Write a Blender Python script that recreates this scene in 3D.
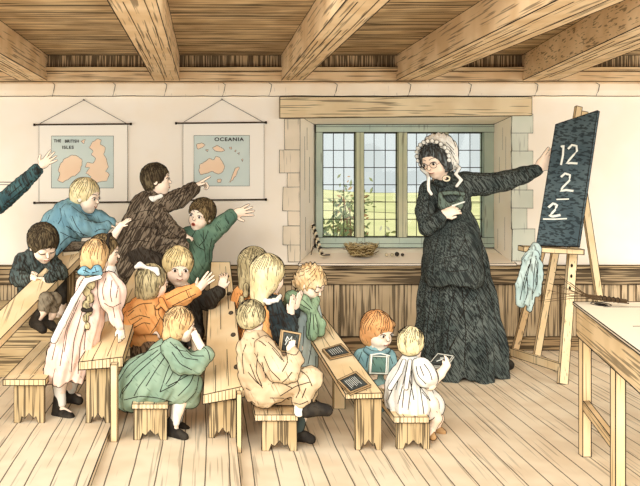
import bpy, bmesh, math, random
import numpy as np
from mathutils import Vector, Matrix
from mathutils.bvhtree import BVHTree

random.seed(7); np.random.seed(7)
SC = bpy.context.scene
for o in list(bpy.data.objects): bpy.data.objects.remove(o)
COL = SC.collection

# ------------------------------------------------------------------ camera, sky, sun, exposure
FOC, VPX, VPY, EYE = 790.0, 208.0, 170.0, 1.5
cd = bpy.data.cameras.new('camera'); cam = bpy.data.objects.new('camera', cd); COL.objects.link(cam)
cam.location = (0, 0, EYE); cam.rotation_euler = (math.pi/2, 0, 0)
cd.sensor_width = 36; cd.lens = 36*FOC/640; cd.shift_x = (320-VPX)/640; cd.shift_y = -(243-VPY)/640
cd.clip_start = .05; cd.clip_end = 300
SC.camera = cam

W = bpy.data.worlds.new('sky'); SC.world = W; W.use_nodes = True
nt = W.node_tree; nt.nodes.clear()
tc = nt.nodes.new('ShaderNodeTexCoord'); sp = nt.nodes.new('ShaderNodeSeparateXYZ')
ma = nt.nodes.new('ShaderNodeMapRange'); ma.inputs[1].default_value = -.35; ma.inputs[2].default_value = .35
mx = nt.nodes.new('ShaderNodeMix'); mx.data_type = 'RGBA'
mx.inputs[6].default_value = (1.0, .985, .95, 1)        # warm bright sky on the open side of the room
mx.inputs[7].default_value = (.37, .395, .39, 1)       # pale grey-blue sky beyond the window
bg = nt.nodes.new('ShaderNodeBackground'); wo = nt.nodes.new('ShaderNodeOutputWorld')
bg.inputs[1].default_value = 1.8
nt.links.new(tc.outputs['Generated'], sp.inputs[0]); nt.links.new(sp.outputs['Y'], ma.inputs[0])
nt.links.new(ma.outputs[0], mx.inputs[0]); nt.links.new(mx.outputs[2], bg.inputs[0]); nt.links.new(bg.outputs[0], wo.inputs[0])

sd = bpy.data.lights.new('sun', 'SUN'); sun = bpy.data.objects.new('sun', sd); COL.objects.link(sun)
sd.energy = 2.0; sd.angle = math.radians(30); sd.color = (1, .97, .92)
sun.rotation_euler = Vector((.42, .85, -.42)).to_track_quat('-Z', 'Y').to_euler()
sun.location = (-3, -2, 4)
SC.view_settings.view_transform = 'Standard'; SC.view_settings.look = 'None'
SC.view_settings.gamma = 1; SC.view_settings.use_curve_mapping = False
SC.view_settings.exposure = 0.2

# ------------------------------------------------------------------ helpers
def at(px, py, Y): return Vector(((px-VPX)*Y/FOC, Y, EYE-(py-VPY)*Y/FOC))
def V(*a): return np.array(a, dtype=np.float64)
def lin(c):
    return tuple(((v/255)/12.92 if v/255 <= .04045 else ((v/255+.055)/1.055)**2.4) for v in c)
INKC = (.022, .017, .013)
MATS = {}
def _mat(name):
    m = bpy.data.materials.new(name); m.use_nodes = True
    b = m.node_tree.nodes['Principled BSDF']; b.inputs['Roughness'].default_value = .9
    b.inputs['Specular IOR Level'].default_value = .08
    return m, m.node_tree, b
def plain(name, rgb, rough=.9, spec=.08):
    if name in MATS: return MATS[name]
    m, t, b = _mat(name); b.inputs['Base Color'].default_value = (*lin(rgb), 1)
    b.inputs['Roughness'].default_value = rough; b.inputs['Specular IOR Level'].default_value = spec
    MATS[name] = m; return m
INK = plain('ink', (40, 34, 28))
def inked(name, rgb, rgb2=None, rot=(0,0,0), scale=(60,60,4), lo=.60, hi=.66, ink=.75, tint_scale=4.0, ink_rgb=(45,36,28), lines=None):
    """Washed colour with pen strokes: stretched noise gives the strokes, broad noise the wash."""
    if name in MATS: return MATS[name]
    m, t, b = _mat(name); N = t.nodes; L = t.links
    rgb2 = rgb2 or tuple(int(v*.9) for v in rgb)
    tc = N.new('ShaderNodeTexCoord')
    n0 = N.new('ShaderNodeTexNoise'); n0.inputs['Scale'].default_value = tint_scale; n0.inputs['Detail'].default_value = 2
    L.new(tc.outputs['Object'], n0.inputs['Vector'])
    r0 = N.new('ShaderNodeMapRange'); r0.inputs[1].default_value = .38; r0.inputs[2].default_value = .62
    L.new(n0.outputs['Fac'], r0.inputs[0])
    c0 = N.new('ShaderNodeMix'); c0.data_type = 'RGBA'
    c0.inputs[6].default_value = (*lin(rgb), 1); c0.inputs[7].default_value = (*lin(rgb2), 1)
    L.new(r0.outputs[0], c0.inputs[0])
    mp0 = N.new('ShaderNodeMapping'); mp0.inputs['Rotation'].default_value = [math.radians(a) for a in rot]
    mp = N.new('ShaderNodeMapping'); mp.inputs['Scale'].default_value = scale
    L.new(tc.outputs['Object'], mp0.inputs['Vector']); L.new(mp0.outputs[0], mp.inputs['Vector'])
    n1 = N.new('ShaderNodeTexNoise'); n1.inputs['Scale'].default_value = 1; n1.inputs['Detail'].default_value = 1.5
    L.new(mp.outputs[0], n1.inputs['Vector'])
    r1 = N.new('ShaderNodeMapRange'); r1.inputs[1].default_value = lo; r1.inputs[2].default_value = hi; r1.inputs[4].default_value = ink
    L.new(n1.outputs['Fac'], r1.inputs[0])
    fac = r1.outputs[0]
    if lines:      # (axis, spacing, width): joints between boards
        for (ax, spc, wd) in lines:
            s = N.new('ShaderNodeSeparateXYZ')
            nz = N.new('ShaderNodeTexNoise'); nz.inputs['Scale'].default_value = 1.3
            L.new(tc.outputs['Object'], nz.inputs['Vector'])
            L.new(tc.outputs['Object'], s.inputs[0])
            a = N.new('ShaderNodeMath'); a.operation = 'MULTIPLY_ADD'; a.inputs[1].default_value = .03; L.new(nz.outputs['Fac'], a.inputs[0]); L.new(s.outputs[ax], a.inputs[2])
            d = N.new('ShaderNodeMath'); d.operation = 'DIVIDE'; d.inputs[1].default_value = spc; L.new(a.outputs[0], d.inputs[0])
            f = N.new('ShaderNodeMath'); f.operation = 'FRACT'; L.new(d.outputs[0], f.inputs[0])
            g = N.new('ShaderNodeMath'); g.operation = 'LESS_THAN'; g.inputs[1].default_value = wd/spc; L.new(f.outputs[0], g.inputs[0])
            g2 = N.new('ShaderNodeMath'); g2.operation = 'MULTIPLY'; g2.inputs[1].default_value = .85; L.new(g.outputs[0], g2.inputs[0])
            h = N.new('ShaderNodeMath'); h.operation = 'MAXIMUM'; L.new(fac, h.inputs[0]); L.new(g2.outputs[0], h.inputs[1])
            fac = h.outputs[0]
    c1 = N.new('ShaderNodeMix'); c1.data_type = 'RGBA'; c1.inputs[7].default_value = (*lin(ink_rgb), 1)
    L.new(fac, c1.inputs[0]); L.new(c0.outputs[2], c1.inputs[6]); L.new(c1.outputs[2], b.inputs['Base Color'])
    MATS[name] = m; return m
def wood(kind, axis):
    """kind: colour family, axis: grain direction"""
    sc = {'x': (2.2, 90, 90), 'y': (75, 2.2, 2 if kind == 'pale' else 75), 'z': (95, 95, 2.4)}[axis]
    rgb, rgb2, lo, ink = {
        'pale':  ((238,214,172), (228,198,150), .62, .5),
        'tan':   ((222,192,148), (206,172,126), .57, .6),
        'leg':   ((206,182,140), (186,160,118), .52, .75),
        'dark':  ((176,146,106), (152,124,88), .50, .75),
        'beam':  ((226,196,154), (210,176,132), .58, .6),
        'ceil':  ((206,176,132), (180,150,110), .52, .8),
        'wains': ((204,180,144), (188,164,128), .53, .7)}[kind]
    return inked('wood_%s_%s' % (kind, axis), rgb, rgb2, scale=sc, lo=lo, hi=lo+.06, ink=ink)

def link(name, me, parent=None, loc=(0,0,0)):
    o = bpy.data.objects.new(name, me); COL.objects.link(o)
    if parent is not None: o.parent = parent
    else: o.location = loc
    return o
def tag(o, label=None, cat=None, group=None, kind=None):
    if label: o['label'] = label
    if cat: o['category'] = cat
    if group: o['group'] = group
    if kind: o['kind'] = kind
    return o
def thing(name, label, cat, loc, group=None):
    o = bpy.data.objects.new(name, None); COL.objects.link(o); o.location = loc; o.empty_display_size = .05
    return tag(o, label, cat, group)

def tube_geo(pts, r, n=4, closed=False):
    """vertices and quads of a thin round line through pts (world, numpy)"""
    pts = np.asarray(pts, float); m = len(pts)
    t = np.zeros_like(pts); t[1:-1] = pts[2:]-pts[:-2]; t[0] = pts[1]-pts[0]; t[-1] = pts[-1]-pts[-2]
    t /= np.linalg.norm(t, axis=1)[:, None]+1e-12
    ref = np.where(np.abs(t[:, 2:3]) > .9, np.array([[1., 0, 0]]), np.array([[0, 0, 1.]]))
    u = np.cross(t, ref); u /= np.linalg.norm(u, axis=1)[:, None]+1e-12
    w = np.cross(t, u)
    rr = np.broadcast_to(np.asarray(r, float), (m,))[:, None]
    vs = []
    for k in range(n):
        a = 2*math.pi*k/n + .4
        vs.append(pts + rr*(math.cos(a)*u + math.sin(a)*w))
    vs = np.stack(vs, 1).reshape(-1, 3)
    i = np.arange(m-1)[:, None]*n; k = np.arange(n)[None, :]; k2 = (k+1) % n
    q = np.stack([i+k, i+k2, i+n+k2, i+n+k], -1).reshape(-1, 4)
    return vs, q

class MB:
    """collects polygons of several materials into ONE mesh"""
    def __init__(s): s.v = []; s.f = []; s.m = []; s.mats = []; s.smooth = []; s.n = 0
    def mi(s, mat):
        if mat not in s.mats: s.mats.append(mat)
        return s.mats.index(mat)
    def add(s, vs, fs, mat, smooth=False):
        vs = np.asarray(vs, float).reshape(-1, 3)
        k = s.mi(mat); s.v.append(vs)
        for f in fs: s.f.append([int(i)+s.n for i in f]); s.m.append(k); s.smooth.append(smooth)
        s.n += len(vs)
    def hexa(s, c, mat, ink=.0022, inkmat=None):
        """c: 8 corners, bottom ring 0-3 then top ring 4-7"""
        c = [np.array(p, float) for p in c]
        s.add(c, [(3,2,1,0), (4,5,6,7), (0,1,5,4), (1,2,6,5), (2,3,7,6), (3,0,4,7)], mat)
        if ink:
            for a, b in ((0,1),(1,2),(2,3),(3,0),(4,5),(5,6),(6,7),(7,4),(0,4),(1,5),(2,6),(3,7)):
                s.line([c[a], c[b]], ink, inkmat)
    def box(s, x0, x1, y0, y1, z0, z1, mat, ink=.0022):
        s.hexa([(x0,y0,z0),(x1,y0,z0),(x1,y1,z0),(x0,y1,z0),(x0,y0,z1),(x1,y0,z1),(x1,y1,z1),(x0,y1,z1)], mat, ink)
    def line(s, pts, r=.0022, mat=None, n=4):
        vs, q = tube_geo(pts, r, n); s.add(vs, q, mat or INK)
    def bar(s, a, b, w, t, mat, ink=.0022, up=(0,0,1), w2=None):
        a = np.array(a, float); b = np.array(b, float); d = b-a; d /= np.linalg.norm(d)
        u = np.cross(d, np.array(up, float)); u /= np.linalg.norm(u); v = np.cross(u, d); w2 = w2 or w
        s.hexa([a-u*w/2-v*t/2, a+u*w/2-v*t/2, a+u*w/2+v*t/2, a-u*w/2+v*t/2,
                b-u*w2/2-v*t/2, b+u*w2/2-v*t/2, b+u*w2/2+v*t/2, b-u*w2/2+v*t/2], mat, ink)
    def prism(s, pts, off, mat, ink=.0022):
        """polygon pts extruded by vector off"""
        p = np.array([list(q) for q in pts], float); n = len(p); off = np.array(off, float)
        fs = [tuple(range(n))[::-1], tuple(range(n, 2*n))] + [(i, (i+1) % n, n+(i+1) % n, n+i) for i in range(n)]
        s.add(np.vstack([p, p+off]), fs, mat)
        if ink:
            s.line(np.vstack([p, p[:1]]), ink); s.line(np.vstack([p+off, p[:1]+off]), ink)
            for i in range(n):
                a, b, c = p[i-1], p[i], p[(i+1) % n]
                u = (b-a)/(np.linalg.norm(b-a)+1e-9); w = (c-b)/(np.linalg.norm(c-b)+1e-9)
                if u @ w < .8: s.line([p[i], p[i]+off], ink)
    def build(s, name, parent=None, loc=(0,0,0)):
        base = np.array(parent.location if parent is not None else loc, float)
        if parent is not None and parent.parent is not None: base = base + np.array(parent.parent.location, float)
        me = bpy.data.meshes.new(name)
        me.from_pydata((np.vstack(s.v)-base).tolist(), [], s.f)
        for m in s.mats: me.materials.append(m)
        me.polygons.foreach_set('material_index', s.m); me.polygons.foreach_set('use_smooth', s.smooth)
        if not me.validate(): me.update()
        return link(name, me, parent, loc)
# ------------------------------------------------------------------ the room
WY = 6.6                 # inner face of the back wall
WIN = 7.1                # plane of the window frame
S = lambda name, mb: tag(mb.build(name), kind='structure')
PL = .035; PL2 = .07
M_FLOOR = inked('floorboards', (232,214,184), (222,200,168), scale=(70,1.6,70), lo=.60, hi=.66, ink=.35, lines=[('X', .118, .0065)])
m = MB(); m.box(-3.2, 4.2, 2.6, WY, -.1, 0, M_FLOOR, 0); S('floor', m)
xa = at(236.5, 440, 4.26)[0]; xb = at(110.3, 430, 4.4)[0]
m = MB(); m.box(xb, xa, 2.6, WY, 0, PL, M_FLOOR, .0025); S('floor_raised_middle', m)
m = MB(); m.box(-3.2, xb, 2.6, WY, 0, PL2, M_FLOOR, .003); S('floor_raised_left', m)
M_WALL = inked('plaster', (253,243,226), (252,240,220), scale=(3,3,3), lo=.9, hi=.95, ink=0)
# back wall with a window opening and splayed reveals
def wy(py): return at(0, py, WY)[2]
def wx(px): return at(px, 0, WY)[0]
ox0, ox1, oz0, oz1 = wx(300), wx(512), wy(263), wy(116)
ix0, ix1, iz0, iz1 = at(315,0,WIN)[0], at(492,0,WIN)[0], at(0,247,WIN)[2], at(0,125,WIN)[2]
m = MB()
Z1 = 2.75; back = WIN+.12
for (a, b, c, d) in ((-3.2, ox0, 0, Z1), (ox1, 4.2, 0, Z1), (ox0, ox1, 0, oz0), (ox0, ox1, oz1, Z1)):
    m.add([(a,WY,c),(b,WY,c),(b,WY,d),(a,WY,d)], [(0,1,2,3)], M_WALL)
for (a, b, c, d) in ((-3.2, ix0, 0, Z1), (ix1, 4.2, 0, Z1), (ix0, ix1, 0, iz0), (ix0, ix1, iz1, Z1)):
    m.add([(a,back,c),(b,back,c),(b,back,d),(a,back,d)], [(3,2,1,0)], M_WALL)
O = [(ox0,WY,oz0),(ox1,WY,oz0),(ox1,WY,oz1),(ox0,WY,oz1)]; I = [(ix0,WIN,iz0),(ix1,WIN,iz0),(ix1,WIN,iz1),(ix0,WIN,iz1)]
J = [(p[0],back,p[2]) for p in I]
for k in range(4):
    l = (k+1) % 4
    m.add([O[k],O[l],I[l],I[k]], [(0,1,2,3)], M_WALL); m.add([I[k],I[l],J[l],J[k]], [(0,1,2,3)], M_WALL)
    m.line([O[k], O[l]], .0028); m.line([O[k], I[k]], .0028)
# stone joints scratched on the reveals
for (t, a, b) in ((.35,.05,.3),(.62,.4,.75),(.3,.5,.9),(.7,.05,.2),(.45,.8,.97)):
    for (P, Q) in (((ox0,WY),(ix0,WIN)), ((ox1,WY),(ix1,WIN))):
        x = P[0]+(Q[0]-P[0])*t; y = P[1]+(Q[1]-P[1])*t
        m.line([(x,y-.003,oz0+.03+(oz1-oz0-.08)*a),(x,y-.003,oz0+.03+(oz1-oz0-.08)*b)], .0018)
S('wall_back', m)
# stone quoins beside the window (each a dressed block of the wall)
ql = [(285,119,150,0),(280,150,173,1),(287,173,187,0),(283,187,211,1),(288,211,226,0),(283,226,245,1),(288,245,262,0)]
qr = [(533,114,133,1),(528,133,151,0),(533,151,172,1),(527,172,190,0),(533,190,208,1),(527,208,229,0),(535,229,261,1)]
M_SL = inked('stone_grey', (238,222,196), (226,212,186), lo=.66, hi=.7, ink=.3)
M_SR = inked('stone_green', (222,224,206), (212,216,198), lo=.66, hi=.7, ink=.3)
def quoin(x0, x1, y0, y1, mat):
    j = [random.uniform(-.6, .6) for _ in range(8)]
    p = [at(x0+j[0], y1+j[1]*.5, WY-.012), at(x1, y1+j[3]*.5, WY-.012), at(x1, y0, WY-.012), at(x0+j[6], y0, WY-.012)]
    m.prism(p, (0, .012, 0), mat, .0022)
m = MB()
for (x, a, b, big) in ql: quoin(x, 300, a, b, M_SL)
S('trim_1', m)
m = MB()
for (x, a, b, big) in qr: quoin(512, x, a, b, M_SR)
S('trim_2', m)
# timber lintel
m = MB(); a = at(280,118,WY-.06); b = at(532,97,WY-.06)
m.hexa([(a[0],WY-.06,a[2]),(b[0],WY-.06,a[2]+.02),(b[0],WY,a[2]+.02),(a[0],WY,a[2]),(a[0],WY-.06,b[2]),(b[0],WY-.06,b[2]),(b[0],WY,b[2]),(a[0],WY,b[2])],
       inked('lintel', (236,216,176), (224,200,158), scale=(2.5,70,70), lo=.58, hi=.63, ink=.6), .0026)
S('trim_3', m)
# stone cornice
m = MB(); z0, z1 = wy(97), wy(82.5); M_CO = inked('cornice', (250,236,212), (246,228,200), lo=.7, hi=.75, ink=.2)
prof = [(WY, z0), (WY-.04, z0+.005), (WY-.055, z0+.05), (WY-.05, z1-.02), (WY-.035, z1), (WY, z1)]
for k in range(len(prof)-1):
    (y0, a), (y1, b) = prof[k], prof[k+1]
    m.add([(-3.2,y0,a),(4.2,y0,a),(4.2,y1,b),(-3.2,y1,b)], [(0,1,2,3)], M_CO)
wob = lambda n, a: [random.uniform(-a, a) for _ in range(n)]
for (y, z) in ((WY-.042, z0+.004), (WY-.04, z1-.003)):
    xs = np.linspace(-3.2, 4.2, 90); m.line(np.c_[xs, np.full(90, y), z+np.array(wob(90, .003))], .0026)
for x in (-10,55,115,166,224,270,335,408,468,534,595):
    X = wx(x); m.line([(X-.02,WY-.035,z1),(X+.01,WY-.058,z1-.025),(X,WY-.058,z0+.045),(X-.015,WY-.042,z0)], .0024)
S('trim_4', m)
# ceiling boards, wall plate and beams
CZ = at(0,57,WY)[2]; BZ = at(0,82,WY)[2]
M_CEIL = inked('ceiling_boards', (212,182,138), (186,156,114), scale=(1.6,60,60), lo=.52, hi=.58, ink=.8, lines=[('Y', .19, .014)])
m = MB(); m.box(-3.2, 4.2, 3.8, WY+.1, CZ, CZ+.05, M_CEIL, 0); S('ceiling', m)
m = MB(); m.box(-3.2, 4.2, WY-.13, WY, BZ-.01, BZ+.07, wood('beam','x'), .0028)
m.box(-3.2, 4.2, WY-.17, WY, BZ+.07, BZ+.105, wood('tan','x'), .0028)
m.box(-3.2, 4.2, WY-.1, WY, BZ+.105, CZ, inked('plate_hatch', (204,174,132), (184,154,112), scale=(80,80,3), lo=.42, hi=.5, ink=.8), .0028)
S('trim_5', m)
def beam(xl, xr, xl2, xr2, nm):
    # pixel columns of the underside at the wall (row 82) and at row 20
    Yn = (BZ-EYE)*FOC/150; f = 3.1
    P = [at(xl,82,WY), at(xr,82,WY)]; Q = [at(xl2,20,Yn), at(xr2,20,Yn)]
    k = (WY-f)/(WY-Yn)
    E = [P[i]+(Q[i]-P[i])*k for i in (0, 1)]
    m = MB(); a, b, c, d = E[0], E[1], P[1], P[0]
    up = Vector((0,0,CZ-BZ))
    m.hexa([a,b,c,d,a+up,b+up,c+up,d+up], wood('beam','y'), .003)
    # long checks along the underside
    for t, u, w in ((.3,.1,.6),(.55,.3,.9),(.75,.05,.5),(.42,.55,.98),(.15,.4,.8)):
        A = a+(b-a)*t; B = d+(c-d)*t
        m.line([A+(B-A)*u-Vector((0,0,.001)), A+(B-A)*((u+w)/2)+Vector((.006,0,-.001)), A+(B-A)*w-Vector((0,0,.001))], .0022)
    S(nm, m)
beam(22,50,-95,-58,'trim_6'); beam(155,180,119,162,'trim_7'); beam(280,301,330,368,'trim_8')
beam(393,424,517,576,'trim_9'); beam(519,553,652,712,'trim_10')
# wainscot panelling
m = MB(); zt = wy(265); T = wood('wains','x'); Tz = wood('wains','z')
m.box(-3.2, 4.2, WY-.05, WY, zt-.03, zt, inked('dado_cap', (196,170,130), (176,148,108), scale=(2,60,60), lo=.5, hi=.55, ink=.8), .003)
m.box(-3.2, 4.2, WY-.035, WY, wy(284), zt-.03, inked('dado_rail', (184,160,124), (166,142,108), scale=(2,60,60), lo=.44, hi=.52, ink=.8), .0028)
m.box(-3.2, 4.2, WY-.015, WY, wy(336), wy(284), Tz, .0028)
random.seed(3); x = -3.1
while x < 4.1:
    w = random.uniform(.09, .2); m.line([(x,WY-.016,wy(336)),(x+.002,WY-.016,wy(284))], .0022)
    if random.random() < .35: m.box(x, x+.05, WY-.03, WY-.015, wy(336), wy(284), Tz, .0025)
    x += w
S('trim_11', m)
m = MB(); m.box(-3.2, 4.2, WY-.045, WY, 0, wy(336), inked('skirting', (178,152,112), (158,130,94), scale=(2,60,60), lo=.48, hi=.55, ink=.8), .003); S('baseboard_back', m)
# window sill board
m = MB(); m.hexa([(ox0-.02,WY-.05,oz0-.02),(ox1+.02,WY-.05,oz0-.02),(ix1,WIN+.03,oz0-.02),(ix0,WIN+.03,oz0-.02),
                  (ox0-.02,WY-.05,oz0),(ox1+.02,WY-.05,oz0),(ix1,WIN+.03,iz0),(ix0,WIN+.03,iz0)], plain('sill', (250,234,212)), .0026)
S('trim_12', m)
# window: green painted frame, four leaded lights
gx = lambda px: at(px,0,WIN)[0]
gz = lambda py: at(0,py,WIN)[2]
root = bpy.data.objects.new('window_1', None); COL.objects.link(root); root.location = (gx(403), WIN, iz0); root['kind'] = 'structure'
M_FR = inked('green_paint', (198,210,192), (182,198,184), scale=(50,50,4), lo=.63, hi=.68, ink=.4)
M_FR2 = inked('green_paint_post', (216,212,178), (200,204,172), scale=(50,50,4), lo=.63, hi=.68, ink=.4)
m = MB()
lights = [(322,355),(362,397),(405,438),(446,482)]
T0, B0_ = 132.5, 237
m.box(ix0, gx(322), WIN-.05, WIN+.05, iz0, iz1, M_FR); m.box(gx(482), ix1, WIN-.05, WIN+.05, iz0, iz1, M_FR)
m.box(ix0, ix1, WIN-.06, WIN+.05, gz(T0), iz1, M_FR); m.box(ix0, ix1, WIN-.06, WIN+.05, iz0, gz(B0_), M_FR)
m.line([(ix0,WIN-.061,gz(127)),(ix1,WIN-.061,gz(127))], .002); m.line([(ix0,WIN-.061,gz(243)),(ix1,WIN-.061,gz(243))], .002)
for (a, b) in ((355,363),(397,406),(438,447)):
    m.box(gx(a), gx(b), WIN-.05, WIN+.05, gz(B0_), gz(T0), M_FR2); m.line([(gx((a+b)/2),WIN-.051,gz(B0_)),(gx((a+b)/2),WIN-.051,gz(T0))], .0018)
m.build('window_frame', root)
M_G, t, b = _mat('window_glass')
tr = t.nodes.new('ShaderNodeBsdfTransparent'); tr.inputs[0].default_value = (.97,.985,.98,1); gl = t.nodes.new('ShaderNodeBsdfGlossy'); gl.inputs['Roughness'].default_value = .05
mxs = t.nodes.new('ShaderNodeMixShader'); mxs.inputs[0].default_value = .04
t.links.new(tr.outputs[0], mxs.inputs[1]); t.links.new(gl.outputs[0], mxs.inputs[2]); t.links.new(mxs.outputs[0], t.nodes['Material Output'].inputs[0])
for (a, b_) in lights:
    m = MB(); m.box(gx(a), gx(b_), WIN-.004, WIN+.004, gz(B0_), gz(T0), M_G, 0); m.build('pane', root)
    m = MB(); lead = plain('lead', (58,54,48))
    for k in range(4):
        x = gx(a+.8+(b_-a-1.6)*k/3); m.line([(x,WIN-.008,gz(B0_)),(x,WIN-.008,gz(T0))], .0055 if k in (0,3) else .0042, lead)
    for k in range(7):
        z = gz(T0+.6+(B0_-T0-1.2)*k/6); m.line([(gx(a),WIN-.008,z),(gx(b_),WIN-.008,z)], .0055 if k in (0,6) else .004, lead)
    m.build('leading', root)
# ------------------------------------------------------------------ outside the window
M_GR = inked('meadow', (204,200,146), (190,190,134), scale=(.6,.6,.6), lo=.6, hi=.62, ink=.0, tint_scale=.4)
m = MB(); nx, ny = 40, 24; vs = []; fs = []
for j in range(ny):
    for i in range(nx):
        X = -6+26*i/(nx-1)*(1+j*.03); Yy = 7.6+28*(j/(ny-1))**1.5
        z = .1+ (.40+.2*math.sin(X*.30+.6)+.1*math.sin(X*.7))*((Yy-7.6)/28)
        vs.append((X,Yy,z))
for j in range(ny-1):
    for i in range(nx-1): fs.append((j*nx+i, j*nx+i+1, (j+1)*nx+i+1, (j+1)*nx+i))
m.add(vs, fs, M_GR, True)
top = np.array(vs[(ny-1)*nx:]); m.line(top, .012)
for r_ in (14, 18):
    m.line(np.array(vs[r_*nx+4:(r_+1)*nx-2])+[0,0,.005], .008)
S('ground_meadow', m)
def leafy(name, label, cat, base, h, r, n, cols, trunk=True, seed=1, group=None, z0=.25):
    rnd = random.Random(seed); t = thing(name, label, cat, base, group); m = MB()
    base = np.array(base, float); tips = []
    for k in range(9):
        a = rnd.uniform(0, 6.28); rr = rnd.uniform(.3, .9)*r; z = rnd.uniform(.45, 1)*h
        q = base+[rr*math.cos(a), rr*math.sin(a), z]; mid = (base+q)/2+[0,0,h*.12]
        m.line([base+[0,0,h*.02], mid, q], np.array([.018,.011,.004])*h, plain('bark', (120,96,70)), 5); tips += [mid, q]
    m.build('stem', t)
    m = MB(); ms = [plain('leaf_%d_%d_%d' % c, c) for c in cols]
    for k in range(n):
        c = tips[rnd.randrange(len(tips))]+np.array([rnd.gauss(0,.3)*r, rnd.gauss(0,.3)*r, rnd.gauss(0,.12)*h])
        if c[2] < base[2]+.03: continue
        a = rnd.uniform(0, 6.28); L = rnd.uniform(.02, .045); d = np.array([math.cos(a), rnd.uniform(-.5,.5), math.sin(a)])*L; w = np.array([-math.sin(a), rnd.uniform(-.3,.3), math.cos(a)])*L*.4
        m.add([c-d, c+w, c+d, c-w], [(0,1,2,3)], rnd.choice(ms))
        if k % 4 == 0: m.line([c-d, c+w, c+d], .003)
    m.build('foliage', t)
gw = lambda px, Y: (at(px,0,Y)[0], Y, .12)
leafy('garden_tree', 'small garden tree with rust-brown leaves at its top, outside the leftmost window light', 'tree', gw(352,9.6), 1.2, .18, 420, [(150,160,110),(130,146,104),(188,150,110)], seed=2)
leafy('garden_shrub', 'green leafy shrub outside the leftmost window light, below the small tree', 'shrub', gw(330,7.9), .85, .15, 420, [(146,164,116),(128,150,108)], seed=5)
leafy('garden_shrub', 'low olive shrub with small white flowers outside the second window light', 'shrub', gw(384,8.5), .62, .18, 420, [(158,162,104),(140,150,98),(226,222,196)], seed=8)
leafy('garden_shrub', 'low olive shrub outside the window directly left of the teacher', 'shrub', gw(416,7.9), .58, .1, 200, [(162,164,104),(144,150,98)], seed=9)
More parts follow.
